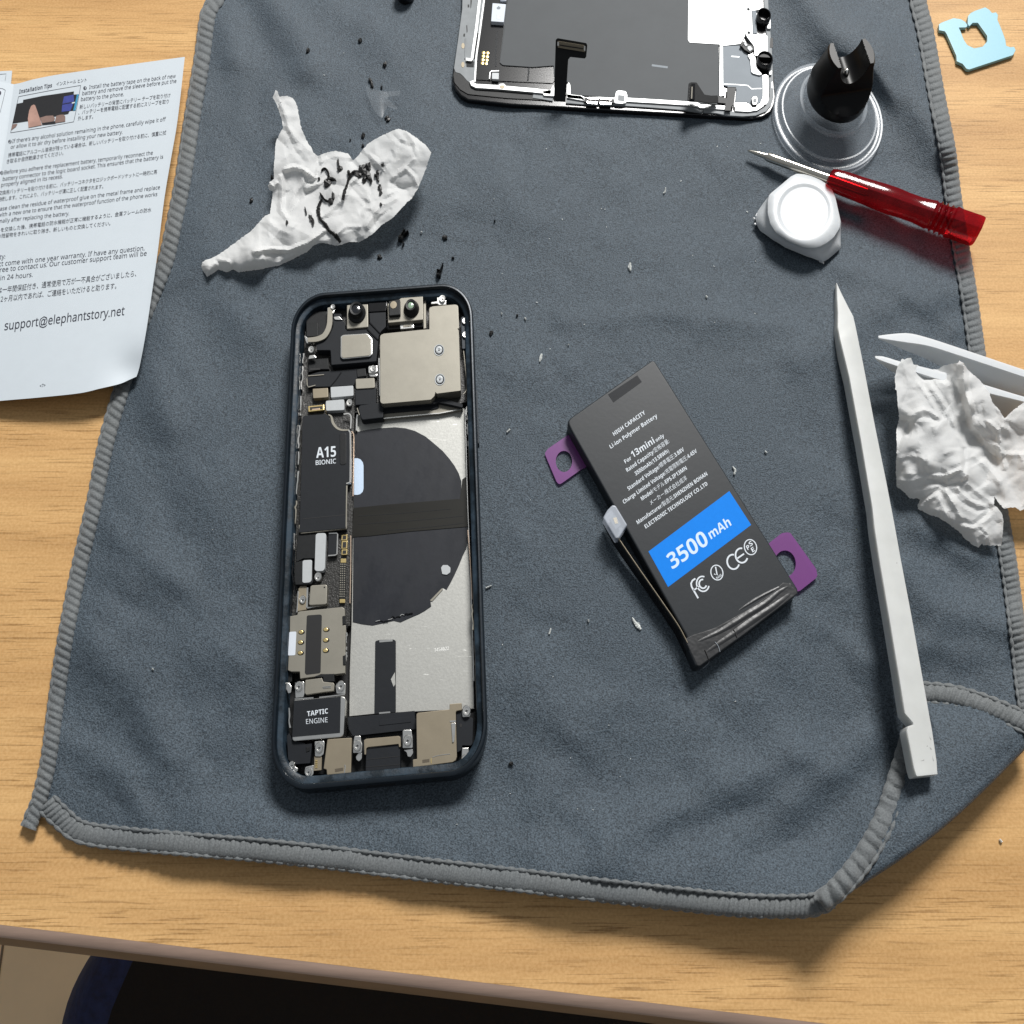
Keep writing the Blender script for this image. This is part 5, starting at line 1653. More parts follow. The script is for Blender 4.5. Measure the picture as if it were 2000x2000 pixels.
for a, b, k in zip(range(len(Lp_) - 1), range(1, len(Lp_)), [8] * 7 + [3] * 20):
    for t in np.linspace(0, 1, k, endpoint=False):
        Lr.append(np.array(Lp_[a]) * (1 - t) + np.array(Lp_[b]) * t); Rr.append(np.array(Rp_[a]) * (1 - t) + np.array(Rp_[b]) * t)
Lr.append(np.array(Lp_[-1])); Rr.append(np.array(Rp_[-1]))
v, f = [], []
for a, b in zip(Lr, Rr):
    e = (b - a)
    wpx = np.linalg.norm(e) + 1e-6
    e = e / wpx
    q = min(1.6, wpx * .2)
    za_, zb_ = spz(*a), spb(*a)
    la, ra = W(*a, za_), W(*b, spz(*b))
    v += [W(*(a + e * q), za_ + .02), W(*(a + e * q * .3), za_ - .1), Vector((la.x - 1e-5, la.y, (za_ - .45) * 1e-3)), Vector((la.x, la.y, zb_ * 1e-3)),
          Vector((ra.x, ra.y, spb(*b) * 1e-3)), Vector((ra.x + 1e-5, ra.y, (spz(*b) - .45) * 1e-3)), W(*(b - e * q * .3), spz(*b) - .1), W(*(b - e * q), spz(*b) + .02)]
for i in range(len(Lr) - 1):
    for k in range(8):
        f.append((8 * i + k, 8 * i + (k + 1) % 8, 8 * i + 8 + (k + 1) % 8, 8 * i + 8 + k))
f += [tuple(range(8)), tuple(8 * (len(Lr) - 1) + k for k in range(8))[::-1]]
bm = bmesh.new()
bv = [bm.verts.new(x) for x in v]
for q in f:
    bm.faces.new([bv[k] for k in q])
o = from_bm('pry_stick', bm, WPLB, None, True, loc=W(1700, 1050, C))
sharp(o, 38)
SCUFF = M('grey_scuff', (.30, .30, .30), .7, var=.3)
for q in (Zs1((1215, 1690), (1232, 1718), (1228, 1722)), Zs1((1218, 1772), (1236, 1790), (1230, 1796)), Zs1((968, 383), (976, 380), (974, 390)), Zs1((1150, 1880), (1180, 1868), (1178, 1876)), Zs1((1195, 1768), (1206, 1762), (1204, 1770)), Zs1((1240, 1840), (1252, 1880), (1246, 1880))):
    flat('scuff_mark', [q], lambda u, v: spz(u, v) + .05, SCUFF, o)
tag(o, 'long white plastic pry stick with a pointed tip and a hooked end', 'pry stick')

Zt = Z(1680, 640, 320 * 1932 / 1344)
tw = thing('tweezers', 'white plastic tweezers partly hidden under the crumpled tissue', 'tweezers', W(1900, 740, C))


def arm(name, top_a, top_b, bot, zt):
    """one arm: narrow top face between two edges, tall side face down to a lower edge"""
    n = 30
    A_, B_, D_ = cr(top_a, n), cr(top_b, n), cr(bot, n)
    v = []
    for a, b, d in zip(A_, B_, D_):
        pa, pb = W(a[0], a[1], zt), W(b[0], b[1], zt)
        # lower edge: below the front edge of the top face
        lo, hi = 0.0, zt
        for _ in range(30):
            m_ = (lo + hi) / 2
            q = W(d[0], d[1], m_)
            if q.y > pb.y:
                lo = m_
            else:
                hi = m_
        z = max(C + .4, hi)
        v += [pa, pb, Vector((pb.x, pb.y, z * 1e-3)), Vector((pa.x, pa.y, z * 1e-3))]
    f = [(0, 1, 2, 3), (4 * n - 1, 4 * n - 2, 4 * n - 3, 4 * n - 4)]
    for i in range(n - 1):
        a, b = 4 * i, 4 * i + 4
        f += [(a + k, b + k, b + (k + 1) % 4, a + (k + 1) % 4) for k in range(4)]
    bm = bmesh.new()
    bv = [bm.verts.new(x) for x in v]
    for q in f:
        bm.faces.new([bv[k] for k in q])
    return from_bm(name, bm, WPLA, tw)


arm('arm', Zt((150, 66), (260, 52), (400, 46), (560, 84), (800, 162), (1344, 345), (1700, 462)), Zt((153, 84), (280, 104), (385, 120), (560, 148), (800, 222), (1344, 402), (1700, 520)), Zt((155, 90), (280, 138), (385, 180), (560, 240), (800, 345), (1344, 545), (1700, 660)), C + 11.5)
arm('arm', Zt((124, 232), (200, 238), (330, 278), (700, 370), (1000, 462), (1344, 566), (1700, 660)), Zt((126, 248), (200, 278), (330, 322), (700, 440), (1000, 522), (1344, 606), (1700, 700)), Zt((128, 254), (200, 312), (330, 385), (700, 560), (1000, 680), (1344, 770), (1700, 850)), C + 10)

# ------------------------------------------------------------------ crumpled tissues
def crumple(u, v, seed, lams=(150, 95, 60, 38, 24), amps=(1.0, .75, .5, .3, .16)):
    r = np.random.RandomState(seed)
    h = np.zeros(np.shape(u))
    uu = u + 26 * vnoise(u, v, 70, seed + 1) * 2
    vv_ = v + 26 * vnoise(u, v, 70, seed + 2) * 2
    for lam, a in zip(lams, amps):
        for k in range(3):
            th = r.rand() * math.pi
            ph_ = r.rand() * 10
            x = (uu * math.cos(th) + vv_ * math.sin(th)) / lam + ph_
            tri = np.abs((x % 2) - 1) - .5
            mask = sstep(vnoise(u, v, lam * 1.5, seed + 11 * k + int(lam)), -.18, .18)
            h = h + a * tri * mask * .6
    return h


class Tin:
    """crumpled facets: heights at scattered points, straight between them"""
    def __init__(self, u0, u1, v0, v1, sp, amp, seed):
        r = np.random.RandomState(seed)
        gu, gv = np.meshgrid(np.arange(u0 - sp, u1 + 2 * sp, sp), np.arange(v0 - sp, v1 + 2 * sp, sp))
        p = np.stack([gu.ravel(), gv.ravel()], 1) + r.uniform(-.48, .48, (gu.size, 2)) * sp
        vo, eo, fo_, *_ = delaunay_2d_cdt([Vector(q) for q in p.tolist()], [], [], 0, 1e-6)
        self.p = np.array([tuple(q) for q in vo])
        self.z = r.uniform(-1, 1, len(self.p)) * amp
        self.t = [tuple(f) for f in fo_ if len(f) == 3]

    def __call__(self, u, v):
        sh = np.shape(u)
        x, y = np.ravel(u), np.ravel(v)
        o = np.argsort(x)
        xs = x[o]
        h = np.zeros(len(x))
        for a, b, c in self.t:
            A_, B_, C_ = self.p[a], self.p[b], self.p[c]
            l, r = np.searchsorted(xs, [min(A_[0], B_[0], C_[0]), max(A_[0], B_[0], C_[0])])
            if l == r:
                continue
            k = o[l:r]
            d = (B_[1] - C_[1]) * (A_[0] - C_[0]) + (C_[0] - B_[0]) * (A_[1] - C_[1])
            w1 = ((B_[1] - C_[1]) * (x[k] - C_[0]) + (C_[0] - B_[0]) * (y[k] - C_[1])) / d
            w2 = ((C_[1] - A_[1]) * (x[k] - C_[0]) + (A_[0] - C_[0]) * (y[k] - C_[1])) / d
            w3 = 1 - w1 - w2
            m = (w1 >= -1e-9) & (w2 >= -1e-9) & (w3 >= -1e-9)
            h[k[m]] = w1[m] * self.z[a] + w2[m] * self.z[b] + w3[m] * self.z[c]
        return h.reshape(sh)


def tissue(name, outline, zf, label, step=2.6, jag=.9, seed=1):
    pts = np.array(outline, float)
    r = np.random.RandomState(seed)
    b = []
    for i in range(len(pts)):
        a, c = pts[i], pts[(i + 1) % len(pts)]
        m = max(1, int(np.linalg.norm(c - a) / step))
        for k in range(m):
            q = a + (c - a) * k / m
            b.append(q + (r.randn(2) * jag * .5 if k else 0))
    b = np.array(b)
    lo, hi = b.min(0), b.max(0)
    gx, gy = np.meshgrid(np.arange(lo[0], hi[0], step), np.arange(lo[1], hi[1], step))
    g = np.stack([gx.ravel(), gy.ravel()], 1) + r.uniform(-.25, .25, (gx.size, 2)) * step
    x, y = g[:, 0], g[:, 1]
    ins = np.zeros(len(g), bool)
    for i in range(len(b)):
        x1, y1 = b[i]; x2, y2 = b[(i + 1) % len(b)]
        c = (y1 > y) != (y2 > y)
        ins ^= c & (x < (x2 - x1) * (y - y1) / (y2 - y1 + 1e-12) + x1)
    d = seg_d(x, y, np.vstack([b, b[:1]]))
    g = g[ins & (d > step * .55)]
    P = np.vstack([b, g])
    vo, eo, fo_, *_ = delaunay_2d_cdt([Vector(p) for p in P.tolist()], [], [list(range(len(b)))], 1, 1e-6)
    q = np.array([tuple(p) for p in vo])
    dd = seg_d(q[:, 0], q[:, 1], np.vstack([b, b[:1]]))
    z = zf(q[:, 0], q[:, 1], dd)
    me_v = Wn(q[:, 0], q[:, 1], z)
    c_ = me_v.mean(0)
    o = build(name, me_v, [f for f in fo_], TISSUE, None, smooth=True, loc=(float(c_[0]), float(c_[1]), C * 1e-3))
    sharp(o, 14)
    return tag(o, label, 'tissue')


def field(u, v, pts):
    """smooth height through scattered (u, v, z) samples"""
    w = 0; s = 0
    for x, y, z in pts:
        k = 1 / (((u - x) ** 2 + (v - y) ** 2) + 260) ** 1.5
        w = w + k; s = s + k * z
    return s / w


def tents(u, v, lst):
    h = 0
    for p, w, a in lst:
        h = h + a * np.maximum(0, 1 - seg_d(u, v, p) / w)
    return h


Zl = Z(380, 150, 500)
TL_OUT = Zl((610, 100), (626, 108), (640, 150), (700, 143), (740, 160), (775, 220), (790, 300), (805, 390), (840, 470), (885, 540), (895, 570), (930, 597), (1000, 570), (1060, 558), (1160, 580), (1196, 632), (1240, 590), (1300, 510), (1400, 450), (1490, 408), (1540, 392), (1600, 408), (1660, 450), (1740, 510), (1787, 570), (1735, 720), (1690, 830), (1640, 920), (1610, 940), (1500, 1060), (1400, 1130), (1340, 1190), (1240, 1250), (1170, 1245), (1080, 1275), (1000, 1258), (950, 1255), (905, 1268), (850, 1322), (650, 1420), (500, 1452), (330, 1475), (290, 1455), (240, 1475), (180, 1455), (130, 1490), (95, 1510), (60, 1460), (46, 1430), (50, 1395), (75, 1375), (120, 1362), (280, 1270), (430, 1160), (530, 1050), (570, 1035), (582, 940), (592, 868), (560, 845), (553, 820), (570, 790), (600, 770), (598, 690), (612, 500), (640, 430), (668, 385), (655, 310), (620, 210), (590, 160))
SL = [(*one(Zl, x, y), z) for x, y, z in (
    (610, 120, 11), (700, 220, 9.5), (730, 380, 7.5), (720, 520, 8), (640, 620, 7), (850, 600, 8.5), (620, 820, 6), (600, 950, 5), (640, 1040, 4.5), (880, 720, 8), (860, 800, 6.5),
    (760, 800, 3.4), (780, 900, 2.6), (860, 880, 3.4), (740, 1020, 3.0), (900, 960, 4.5), (980, 640, 6), (1080, 640, 7), (1180, 640, 6.5), (1240, 720, 5.5), (1290, 760, 5.6),
    (1020, 780, 6), (1120, 800, 6.8), (1180, 740, 8), (1150, 880, 7), (1020, 920, 6), (1400, 600, 7.5), (1540, 430, 10), (1660, 560, 10.5), (1780, 575, 12), (1700, 780, 10), (1560, 760, 8.6), (1500, 900, 8), (1420, 780, 6.4),
    (1620, 930, 7), (1400, 1080, 5), (1250, 1000, 7.2), (1330, 900, 6.6), (1240, 1220, 4), (1080, 1250, 3.6), (1050, 1060, 7.6), (960, 1110, 7.2), (850, 1130, 6), (700, 1150, 6.5), (820, 1260, 6.5), (560, 1180, 6.5), (480, 1320, 7.5), (640, 1380, 3.2), (300, 1380, 5.5), (90, 1440, 4.2), (100, 1500, 3.5))]
TL = [  # creases: polyline, half width px, height mm
    (Zl((640, 170), (700, 300), (705, 400)), 8, .8), (Zl((690, 410), (760, 560), (830, 640)), 9, -1.2), (Zl((720, 400), (780, 480), (870, 560)), 8, .9),
    (Zl((690, 700), (740, 680), (800, 690), (850, 720)), 7, 2.4), (Zl((655, 760), (660, 880), (650, 1000), (690, 1060)), 8, 2.2),
    (Zl((700, 740), (690, 900), (700, 1040)), 14, -1.2), (Zl((810, 720), (850, 790), (880, 800)), 6, -1.5), (Zl((850, 720), (905, 760)), 5, 1.5),
    (Zl((850, 840), (960, 800), (1000, 770)), 8, 1.6), (Zl((930, 600), (940, 680), (925, 740)), 6, -1.4), (Zl((1190, 640), (1230, 690), (1250, 760)), 8, -1.5),
    (Zl((960, 640), (1060, 600), (1170, 610)), 8, 1.0), (Zl((1120, 910), (1180, 800), (1230, 760)), 7, 1.8), (Zl((1100, 940), (1020, 1010), (960, 1060)), 8, 1.4),
    (Zl((1180, 830), (1240, 900), (1300, 960)), 7, -1.0), (Zl((1230, 800), (1300, 860), (1330, 960), (1280, 1040)), 8, 1.2),
    (Zl((1480, 420), (1560, 500), (1520, 600), (1420, 690)), 9, -1.0), (Zl((1600, 420), (1665, 500), (1650, 620), (1560, 720)), 8, 1.4), (Zl((1560, 500), (1640, 530), (1660, 600)), 7, -1.1),
    (Zl((1500, 760), (1590, 690), (1660, 760), (1680, 820)), 7, 1.2), (Zl((1480, 800), (1600, 860)), 7, -.9), (Zl((1420, 640), (1480, 740), (1440, 900), (1380, 1000)), 10, .9),
    (Zl((1300, 1130), (1340, 1050), (1400, 980), (1520, 920)), 7, 1.3), (Zl((1340, 1150), (1390, 1070), (1470, 1000)), 6, -1.1), (Zl((1060, 1200), (1140, 1130), (1240, 1130)), 6, 1.0),
    (Zl((450, 1320), (560, 1300), (700, 1310), (860, 1250), (980, 1160)), 7, 2.4), (Zl((480, 1345), (600, 1330), (740, 1340), (880, 1290)), 9, -1.4),
    (Zl((180, 1370), (260, 1400), (280, 1450)), 6, 1.2), (Zl((150, 1380), (210, 1430)), 5, -1.0), (Zl((300, 1290), (420, 1290)), 6, .6), (Zl((560, 1080), (600, 1130), (700, 1180)), 8, .9),
    (Zl((560, 800), (600, 830), (620, 800)), 5, 1.4)]


TLa = Tin(380, 860, 160, 560, 46, 1.25, 3)
TLb = Tin(380, 860, 160, 560, 24, .55, 4)
TLc = Tin(380, 860, 160, 560, 13, .20, 5)


def z_left(u, v, d=None):
    u = np.asarray(u, float); v = np.asarray(v, float)
    if d is None:
        d = seg_d(u, v, TL_OUT + TL_OUT[:1])
    z = field(u, v, SL) * .85 + .40 * tents(u, v, TL) + TLa(u, v) + TLb(u, v) + TLc(u, v)
    low = sstep(v * .9 - u * .25, 240, 330)       # the lower rim turns under, the upper wings stay up
    k = 1 - low * .72 * np.exp(-(d / 9.) ** 1.3)
    return C + np.maximum(.5, z * k)


tissue('tissue', TL_OUT, z_left, 'crumpled white tissue with black glue scraps on it, left of the screen', seed=4)

Zr = Zt
TR_OUT = Zr((345, 255), (365, 262), (385, 250), (420, 248), (430, 280), (436, 300), (470, 305), (500, 335), (560, 348), (640, 338), (680, 312), (740, 298), (800, 292), (815, 268), (852, 292), (880, 340), (920, 378), (990, 440), (1060, 530), (1090, 620), (1130, 660), (1185, 742), (1240, 690), (1344, 612), (1480, 560), (1600, 620), (1600, 1380), (1480, 1470), (1344, 1488), (1312, 1503), (1270, 1472), (1180, 1484), (1140, 1440), (1102, 1384), (1095, 1450), (1130, 1480), (1160, 1520), (1176, 1590), (1170, 1690), (1155, 1788), (1010, 1786), (1000, 1770), (970, 1804), (920, 1780), (850, 1722), (830, 1690), (740, 1620), (650, 1560), (560, 1530), (475, 1487), (472, 1450), (492, 1412), (470, 1400), (410, 1402), (360, 1350), (300, 1305), (293, 1150), (300, 1000), (297, 850), (320, 745), (305, 600), (300, 515), (285, 505), (290, 470), (283, 400), (310, 310))
SR = [(*one(Zr, x, y), z) for x, y, z in (
    (380, 270, 9), (340, 420, 9), (560, 370, 6), (700, 380, 8), (820, 290, 13), (860, 420, 12.5), (480, 480, 10), (380, 640, 8), (560, 600, 10), (680, 560, 8.6), (740, 700, 7), (330, 800, 5),
    (480, 720, 11.5), (600, 820, 12), (460, 950, 11), (700, 980, 11.5), (560, 1120, 12), (780, 1120, 11), (850, 1200, 10.5), (400, 1180, 10), (320, 1200, 5.5), (330, 1290, 3),
    (820, 560, 7), (860, 780, 4.6), (960, 900, 3.2), (1090, 1040, 3.5), (900, 600, 12.5), (960, 780, 11.5), (1010, 620, 11), (1080, 800, 10), (1150, 960, 8.5),
    (1190, 760, 10.5), (1300, 720, 11), (1500, 650, 10), (1250, 1000, 8), (1400, 1000, 8), (1500, 1200, 7), (950, 1100, 6.5), (1050, 1200, 6), (1180, 1300, 7), (1300, 1480, 6), (1100, 1400, 4.5),
    (600, 1260, 7), (450, 1330, 5), (430, 1390, 2.6), (500, 1450, 3), (640, 1360, 7), (760, 1350, 7), (900, 1400, 6), (700, 1520, 5.6), (840, 1620, 5), (1000, 1560, 5), (1100, 1640, 4.2), (960, 1780, 3), (1150, 1780, 2.5), (860, 1710, 2.5))]
TR_ = [
    (Zr((850, 292), (850, 420), (858, 520), (900, 660), (920, 790), (1020, 920), (1150, 1030)), 11, 3.6), (Zr((800, 500), (840, 620), (880, 780), (1000, 960), (1090, 1050)), 20, -2.4),
    (Zr((800, 300), (760, 400), (700, 470), (600, 420)), 9, 1.3), (Zr((640, 345), (690, 420), (780, 460)), 9, -1.2),
    (Zr((560, 440), (640, 560), (720, 680), (770, 800)), 8, 1.6), (Zr((520, 470), (600, 600), (690, 740)), 7, -1.2), (Zr((600, 470), (690, 590), (760, 740)), 6, -1.0), (Zr((470, 450), (560, 560), (640, 720)), 6, .9),
    (Zr((400, 740), (440, 700), (520, 672), (580, 690), (640, 740)), 7, 2.0), (Zr((420, 770), (520, 730), (620, 755)), 7, -1.3), (Zr((310, 760), (400, 755), (410, 800), (390, 870)), 8, -2.2), (Zr((300, 1000), (350, 880), (400, 800)), 7, -1.3),
    (Zr((540, 1070), (530, 1140), (560, 1210)), 6, -1.0), (Zr((300, 1080), (420, 1050), (540, 1080)), 8, 1.0), (Zr((560, 1215), (700, 1215), (830, 1160), (872, 1210), (840, 1250)), 6, 2.2), (Zr((590, 1245), (720, 1290), (850, 1260)), 9, -2.4),
    (Zr((300, 1250), (420, 1260), (540, 1215)), 7, 1.6), (Zr((350, 1340), (480, 1310), (600, 1270)), 7, -1.3), (Zr((480, 1420), (560, 1370), (680, 1320)), 8, -1.8), (Zr((500, 1440), (600, 1390), (660, 1330)), 6, 1.5),
    (Zr((690, 1330), (760, 1430), (830, 1560)), 8, 1.7), (Zr((740, 1330), (830, 1430), (960, 1500), (1060, 1480)), 8, -1.4), (Zr((800, 1320), (900, 1420), (1020, 1470)), 6, 1.1), (Zr((640, 1400), (720, 1560)), 8, 1.0),
    (Zr((820, 1580), (920, 1620), (1000, 1560), (1060, 1500)), 7, -1.2), (Zr((830, 1640), (960, 1640), (1060, 1560)), 7, 1.0), (Zr((1000, 1640), (1060, 1700), (1000, 1760)), 6, .8),
    (Zr((850, 1000), (860, 1100), (850, 1180)), 7, -1.6), (Zr((760, 740), (780, 860), (850, 980)), 7, 1.2), (Zr((1190, 760), (1150, 900), (1150, 1030), (1180, 1140)), 9, 1.8), (Zr((1170, 1040), (1344, 1040), (1500, 1010)), 8, 1.2),
    (Zr((1200, 780), (1300, 860), (1400, 880)), 8, -1.0), (Zr((1060, 780), (1130, 840), (1150, 920)), 7, 1.2), (Zr((1000, 620), (1000, 760), (1080, 860)), 7, -.9), (Zr((940, 1060), (1040, 1140), (1140, 1260)), 9, 1.2), (Zr((880, 1280), (980, 1360), (1090, 1440)), 8, 1.2)]


TRa = Tin(1730, 2080, 680, 1090, 46, .85, 13)
TRb = Tin(1730, 2080, 680, 1090, 23, .38, 14)
TRc = Tin(1730, 2080, 680, 1090, 12, .19, 15)


def z_right(u, v, d=None):
    u = np.asarray(u, float); v = np.asarray(v, float)
    if d is None:
        d = seg_d(u, v, TR_OUT + TR_OUT[:1])
    z = field(u, v, SR) * 1.0 + .36 * tents(u, v, TR_) + TRa(u, v) + TRb(u, v) + TRc(u, v)
    low = sstep(v - (u - 1750) * .8, 880, 960)
    k = 1 - low * .55 * np.exp(-(d / 8.) ** 1.3)
    base = np.where(u < 1990, zc(np.minimum(u, 1990), v) - C, 0)
    # the tweezers lie underneath: the paper passes over them
    return C + np.maximum(.5, z * k) + 0 * base + 1.5 * sstep(v, 660, 700) * (1 - sstep(v, 760, 860))


tissue('tissue', TR_OUT, z_right, 'crumpled white tissue draped over the tweezers beside the pry stick', seed=9)

# ------------------------------------------------------------------ instruction leaflet
def z_leaf(u, v):
    u = np.asarray(u, float); v = np.asarray(v, float)
    x0 = 27 - (v - 164) * .145
    x1 = 361 - (v - 111) * .148
    t = np.clip((u - x0) / (x1 - x0), -1, 1.2)
    z = 2.6 + 2.6 * np.sin(np.clip(t, 0, 1) * math.pi * .75) + 2.2 * np.clip(t, 0, 1.2) ** 3
    z = z + np.where(t < 0, -t * 9, 0)
    cor = np.exp(-((u - 266) ** 2 + (v - 735) ** 2) / 46. ** 2)
    return z - 2.2 * cor + .25 * np.sin(v / 90.)


lf = thing('instruction_leaflet', 'white folded instruction leaflet with English and Japanese battery text, lying half on the cloth', 'leaflet', W(150, 450, 3))
l_l = [(27, 164.5), (14, 260), (0, 350), (-32, 560), (-66, 790)]
l_r = [(361, 111), (347, 233), (334, 310), (321, 388), (308, 492), (297, 570), (285, 650), (273, 714), (266.6, 735.5)]
l_t = [(27, 164.5), (40, 162), (65, 155), (105, 147), (145, 141), (200, 133), (259, 125), (361, 111)]
l_b = [(-66, 790), (0, 783), (80, 776), (155, 768), (195, 759), (233, 750), (252, 742), (266.6, 735.5)]
Pg = coons(l_l, l_r, l_t, l_b, 60, 70)
U, V_ = Pg[..., 0].ravel(), Pg[..., 1].ravel()
top = Wn(U, V_, z_leaf(U, V_))
fc_ = grid_faces(60, 70)
build('page', top, fc_, PAPER, lf, smooth=True)
Pg2 = coons([(-60, 130), (-75, 300), (-110, 600), (-140, 800)], l_l, [(-60, 130), (-20, 148), (0, 158.5), (27, 164.5)], [(-140, 800), (-66, 790)], 30, 60)
U, V_ = Pg2[..., 0].ravel(), Pg2[..., 1].ravel()
build('page', Wn(U, V_, z_leaf(U, V_)), grid_faces(30, 60), PAPER, lf, smooth=True)
prism('back_page', [(-70, 142), (23.5, 138), (20, 175), (14, 260), (-60, 300)], .4, .6, PAPER, lf)
zi = lambda u, v: z_leaf(u, v) + .07
upl = np.array([.10, -.985])
Zf = Z(0, 0, 500); Zf5 = Z(0, 500, 500); Zfh = Z(0, 120, 250)


def para(name, rows, mat=INK):
    text_block(name, rows, zi, mat, lf, upl)


def row(zz, s, a, b, cap=7.6, bold=.0):
    return (s, one(zz, *a), one(zz, *b), cap, bold)


para('heading', [row(Zfh, 'Installation Tips', (287, 486), (782, 388), 8.0, .02)])
para('heading', [row(Zfh, 'インストール ヒント', (850, 368), (1305, 302), 6.6, .004)], INKG)
flat('number_dot', [[(q[0], q[1]) for q in ell(166, 172, 3.3, 3.6, 14)]], zi, INK, lf)
flat('number_dot', [[(q[0], q[1]) for q in ell(19.3, 276.5, 3.3, 3.6, 14)]], zi, INK, lf)
flat('number_dot', [[(q[0], q[1]) for q in ell(3.4, 337.5, 3.3, 3.6, 14)]], zi, INK, lf)
text_block('number_lettering', [('1', (164.8, 174.6), (167.2, 174.2), 4.6, .02), ('2', (17.6, 279), (21, 278.6), 4.6, .02), ('3', (1.7, 340), (5.1, 339.6), 4.6, .02)], lambda u, v: z_leaf(u, v) + .11, PAPER, lf, upl)
para('printed_paragraph', [row(Zf, 'Install the battery tape on the back of new', (672, 672), (1325, 586)), row(Zf, 'battery and remove the sleeve before put the', (620, 719), (1330, 624)), row(Zf, 'battery to the phone.', (610, 763), (933, 724))])
para('printed_paragraph', [row(Zf, '新しいバッテリーの背面にバッテリー テープを取り付け', (600, 822), (1285, 732), 7), row(Zf, '、バッテリーを携帯電話に配置する前にスリーブを取り', (590, 864), (1272, 778), 7), row(Zf, '外します。', (587, 908), (702, 894), 7)], INKG)
para('printed_paragraph', [row(Zf, "If there's any alcohol solution remaining in the phone, carefully wipe it off", (92, 1080), (1250, 912)), row(Zf, 'or allow it to air dry before installing your new battery.', (80, 1124), (924, 1010))])
para('printed_paragraph', [row(Zf, '携帯電話にアルコール溶液が残っている場合は、新しいバッテリーを取り付ける前に、慎重に拭', (60, 1186), (1252, 1014), 7), row(Zf, 'き取るか自然乾燥させてください。', (50, 1233), (478, 1168), 7)], INKG)
para('printed_paragraph', [row(Zf, 'Before you adhere the replacement battery, temporarily reconnect the', (32, 1316), (1152, 1166)), row(Zf, 'battery connector to the logic board socket. This ensures that the battery is', (20, 1366), (1230, 1196)), row(Zf, 'properly aligned in its recess.', (8, 1411), (472, 1344))])
para('printed_paragraph', [row(Zf, '交換用バッテリーを貼り付ける前に、バッテリーコネクタをロジックボードソケットに一時的に再', (-10, 1472), (1184, 1310), 7), row(Zf, '接続します。これにより、バッテリーが溝に正しく配置されます。', (-20, 1520), (778, 1420), 7)], INKG)
para('printed_paragraph', [row(Zf, 'Please clean the residue of waterproof glue on the metal frame and replace', (-50, 1597), (1206, 1426)), row(Zf, 'with a new one to ensure that the waterproof function of the phone works', (-14, 1637), (1186, 1478)), row(Zf, 'normally after replacing the battery.', (-70, 1690), (521, 1624))])
para('printed_paragraph', [row(Zf, 'バッテリーを交換した後、携帯電話の防水機能が正常に機能するように、金属フレームの防水', (-150, 1770), (1141, 1596), 7), row(Zf, 'ガスケットの残留物をきれいに取り除き、新しいものと交換してください。', (-170, 1815), (832, 1698), 7)], INKG)
para('printed_paragraph', [('warranty:', (-36, 511), (10, 505), 9.4, .0), ('Your product come with one year warranty. If have any question,', (-64, 527), (282, 488.5), 9.4, .0), ('please feel free to contact us. Our customer support team will be', (-66, 539), (286, 499), 9.4, 0.), ('within 24 hours.', (-24, 550), (63.5, 540.5), 9.4, 0.)])
para('printed_paragraph', [('本製品は一年間保証付き、通常使用で万が一不具合がございましたら、', (-34, 576), (266, 539), 10, 0.), ('また12ヶ月以内であれば、ご連絡をいただけると助ります。', (-22, 592), (227, 563), 10, 0.)], INKG)
para('printed_address', [row(Zf5, 'support@elephantstory.net', (32, 560), (937, 445), 17.5, .004)])
para('page_number', [row(Zf5, '<7>', (299, 992), (342, 986), 6.2)], INKG)
# the printed picture
FING = M('printed_skin', (.42, .25, .20), .6, var=.2, vscale=200)
FING2 = M('printed_skin_shade', (.24, .155, .13), .6, var=.2, vscale=200)
PBLK = M('printed_black', (.012, .012, .014), .55)
PNAVY = M('printed_navy', (.014, .016, .05), .55)
PVIO = M('printed_violet', (.045, .06, .28), .55)
PTEAL = M('printed_teal', (.04, .27, .45), .55)
zpic = lambda k: (lambda u, v: z_leaf(u, v) + .07 + .03 * k)


def dense(p, m=6):
    out = []
    for i in range(len(p)):
        a, b = p[i], p[(i + 1) % len(p)]
        out += [(a[0] + (b[0] - a[0]) * k / m, a[1] + (b[1] - a[1]) * k / m) for k in range(m)]
    return out


pic = flat('printed_picture', sum([strokes(Zfh((280, 530), (750, 440), (1218, 360)), .8), strokes(Zfh((1218, 362), (1170, 640), (1112, 910)), .8), strokes(Zfh((1112, 910), (640, 1000), (160, 1076)), .8), strokes(Zfh((160, 1076), (220, 800), (280, 530)), .8)], []), zpic(0), INKG, lf)


def shp(name, pts, k, mat, zz=Zfh):
    flat(name, [zz(*pts)], zpic(k), mat, pic)


shp('picture_battery', ((350, 580), (640, 520), (1116, 452), (1112, 500), (1190, 494), (1140, 738), (1050, 745), (1030, 790), (830, 830), (620, 870), (420, 900), (190, 935), (250, 640), (345, 620)), 1, PBLK)
shp('picture_tape', ((965, 530), (1110, 500), (1118, 590), (1085, 690), (1060, 745), (930, 760), (940, 650)), 2, PVIO)
shp('picture_tape', ((930, 640), (1110, 606), (1112, 622), (928, 655)), 3, PNAVY)
shp('picture_edge', ((1160, 500), (1190, 494), (1140, 738), (1104, 742), (1135, 620)), 2, PTEAL)
shp('picture_edge', ((1085, 618), (1130, 608), (1130, 628), (1085, 638)), 4, PAPER)
shp('picture_finger', ((508, 650), (530, 660), (560, 740), (600, 860), (632, 960), (430, 1000), (420, 860), (440, 740), (470, 670)), 3, FING)
shp('picture_finger', ((600, 850), (700, 820), (800, 815), (830, 860), (800, 930), (640, 950)), 2, FING2)
shp('picture_finger', ((850, 820), (900, 805), (960, 800), (985, 830), (985, 905), (820, 930)), 3, FING2)
shp('picture_shadow', ((632, 930), (830, 900), (840, 935), (640, 955)), 4, PBLK)
shp('picture_thumb', ((190, 948), (265, 940), (240, 985), (165, 1040)), 2, FING2)
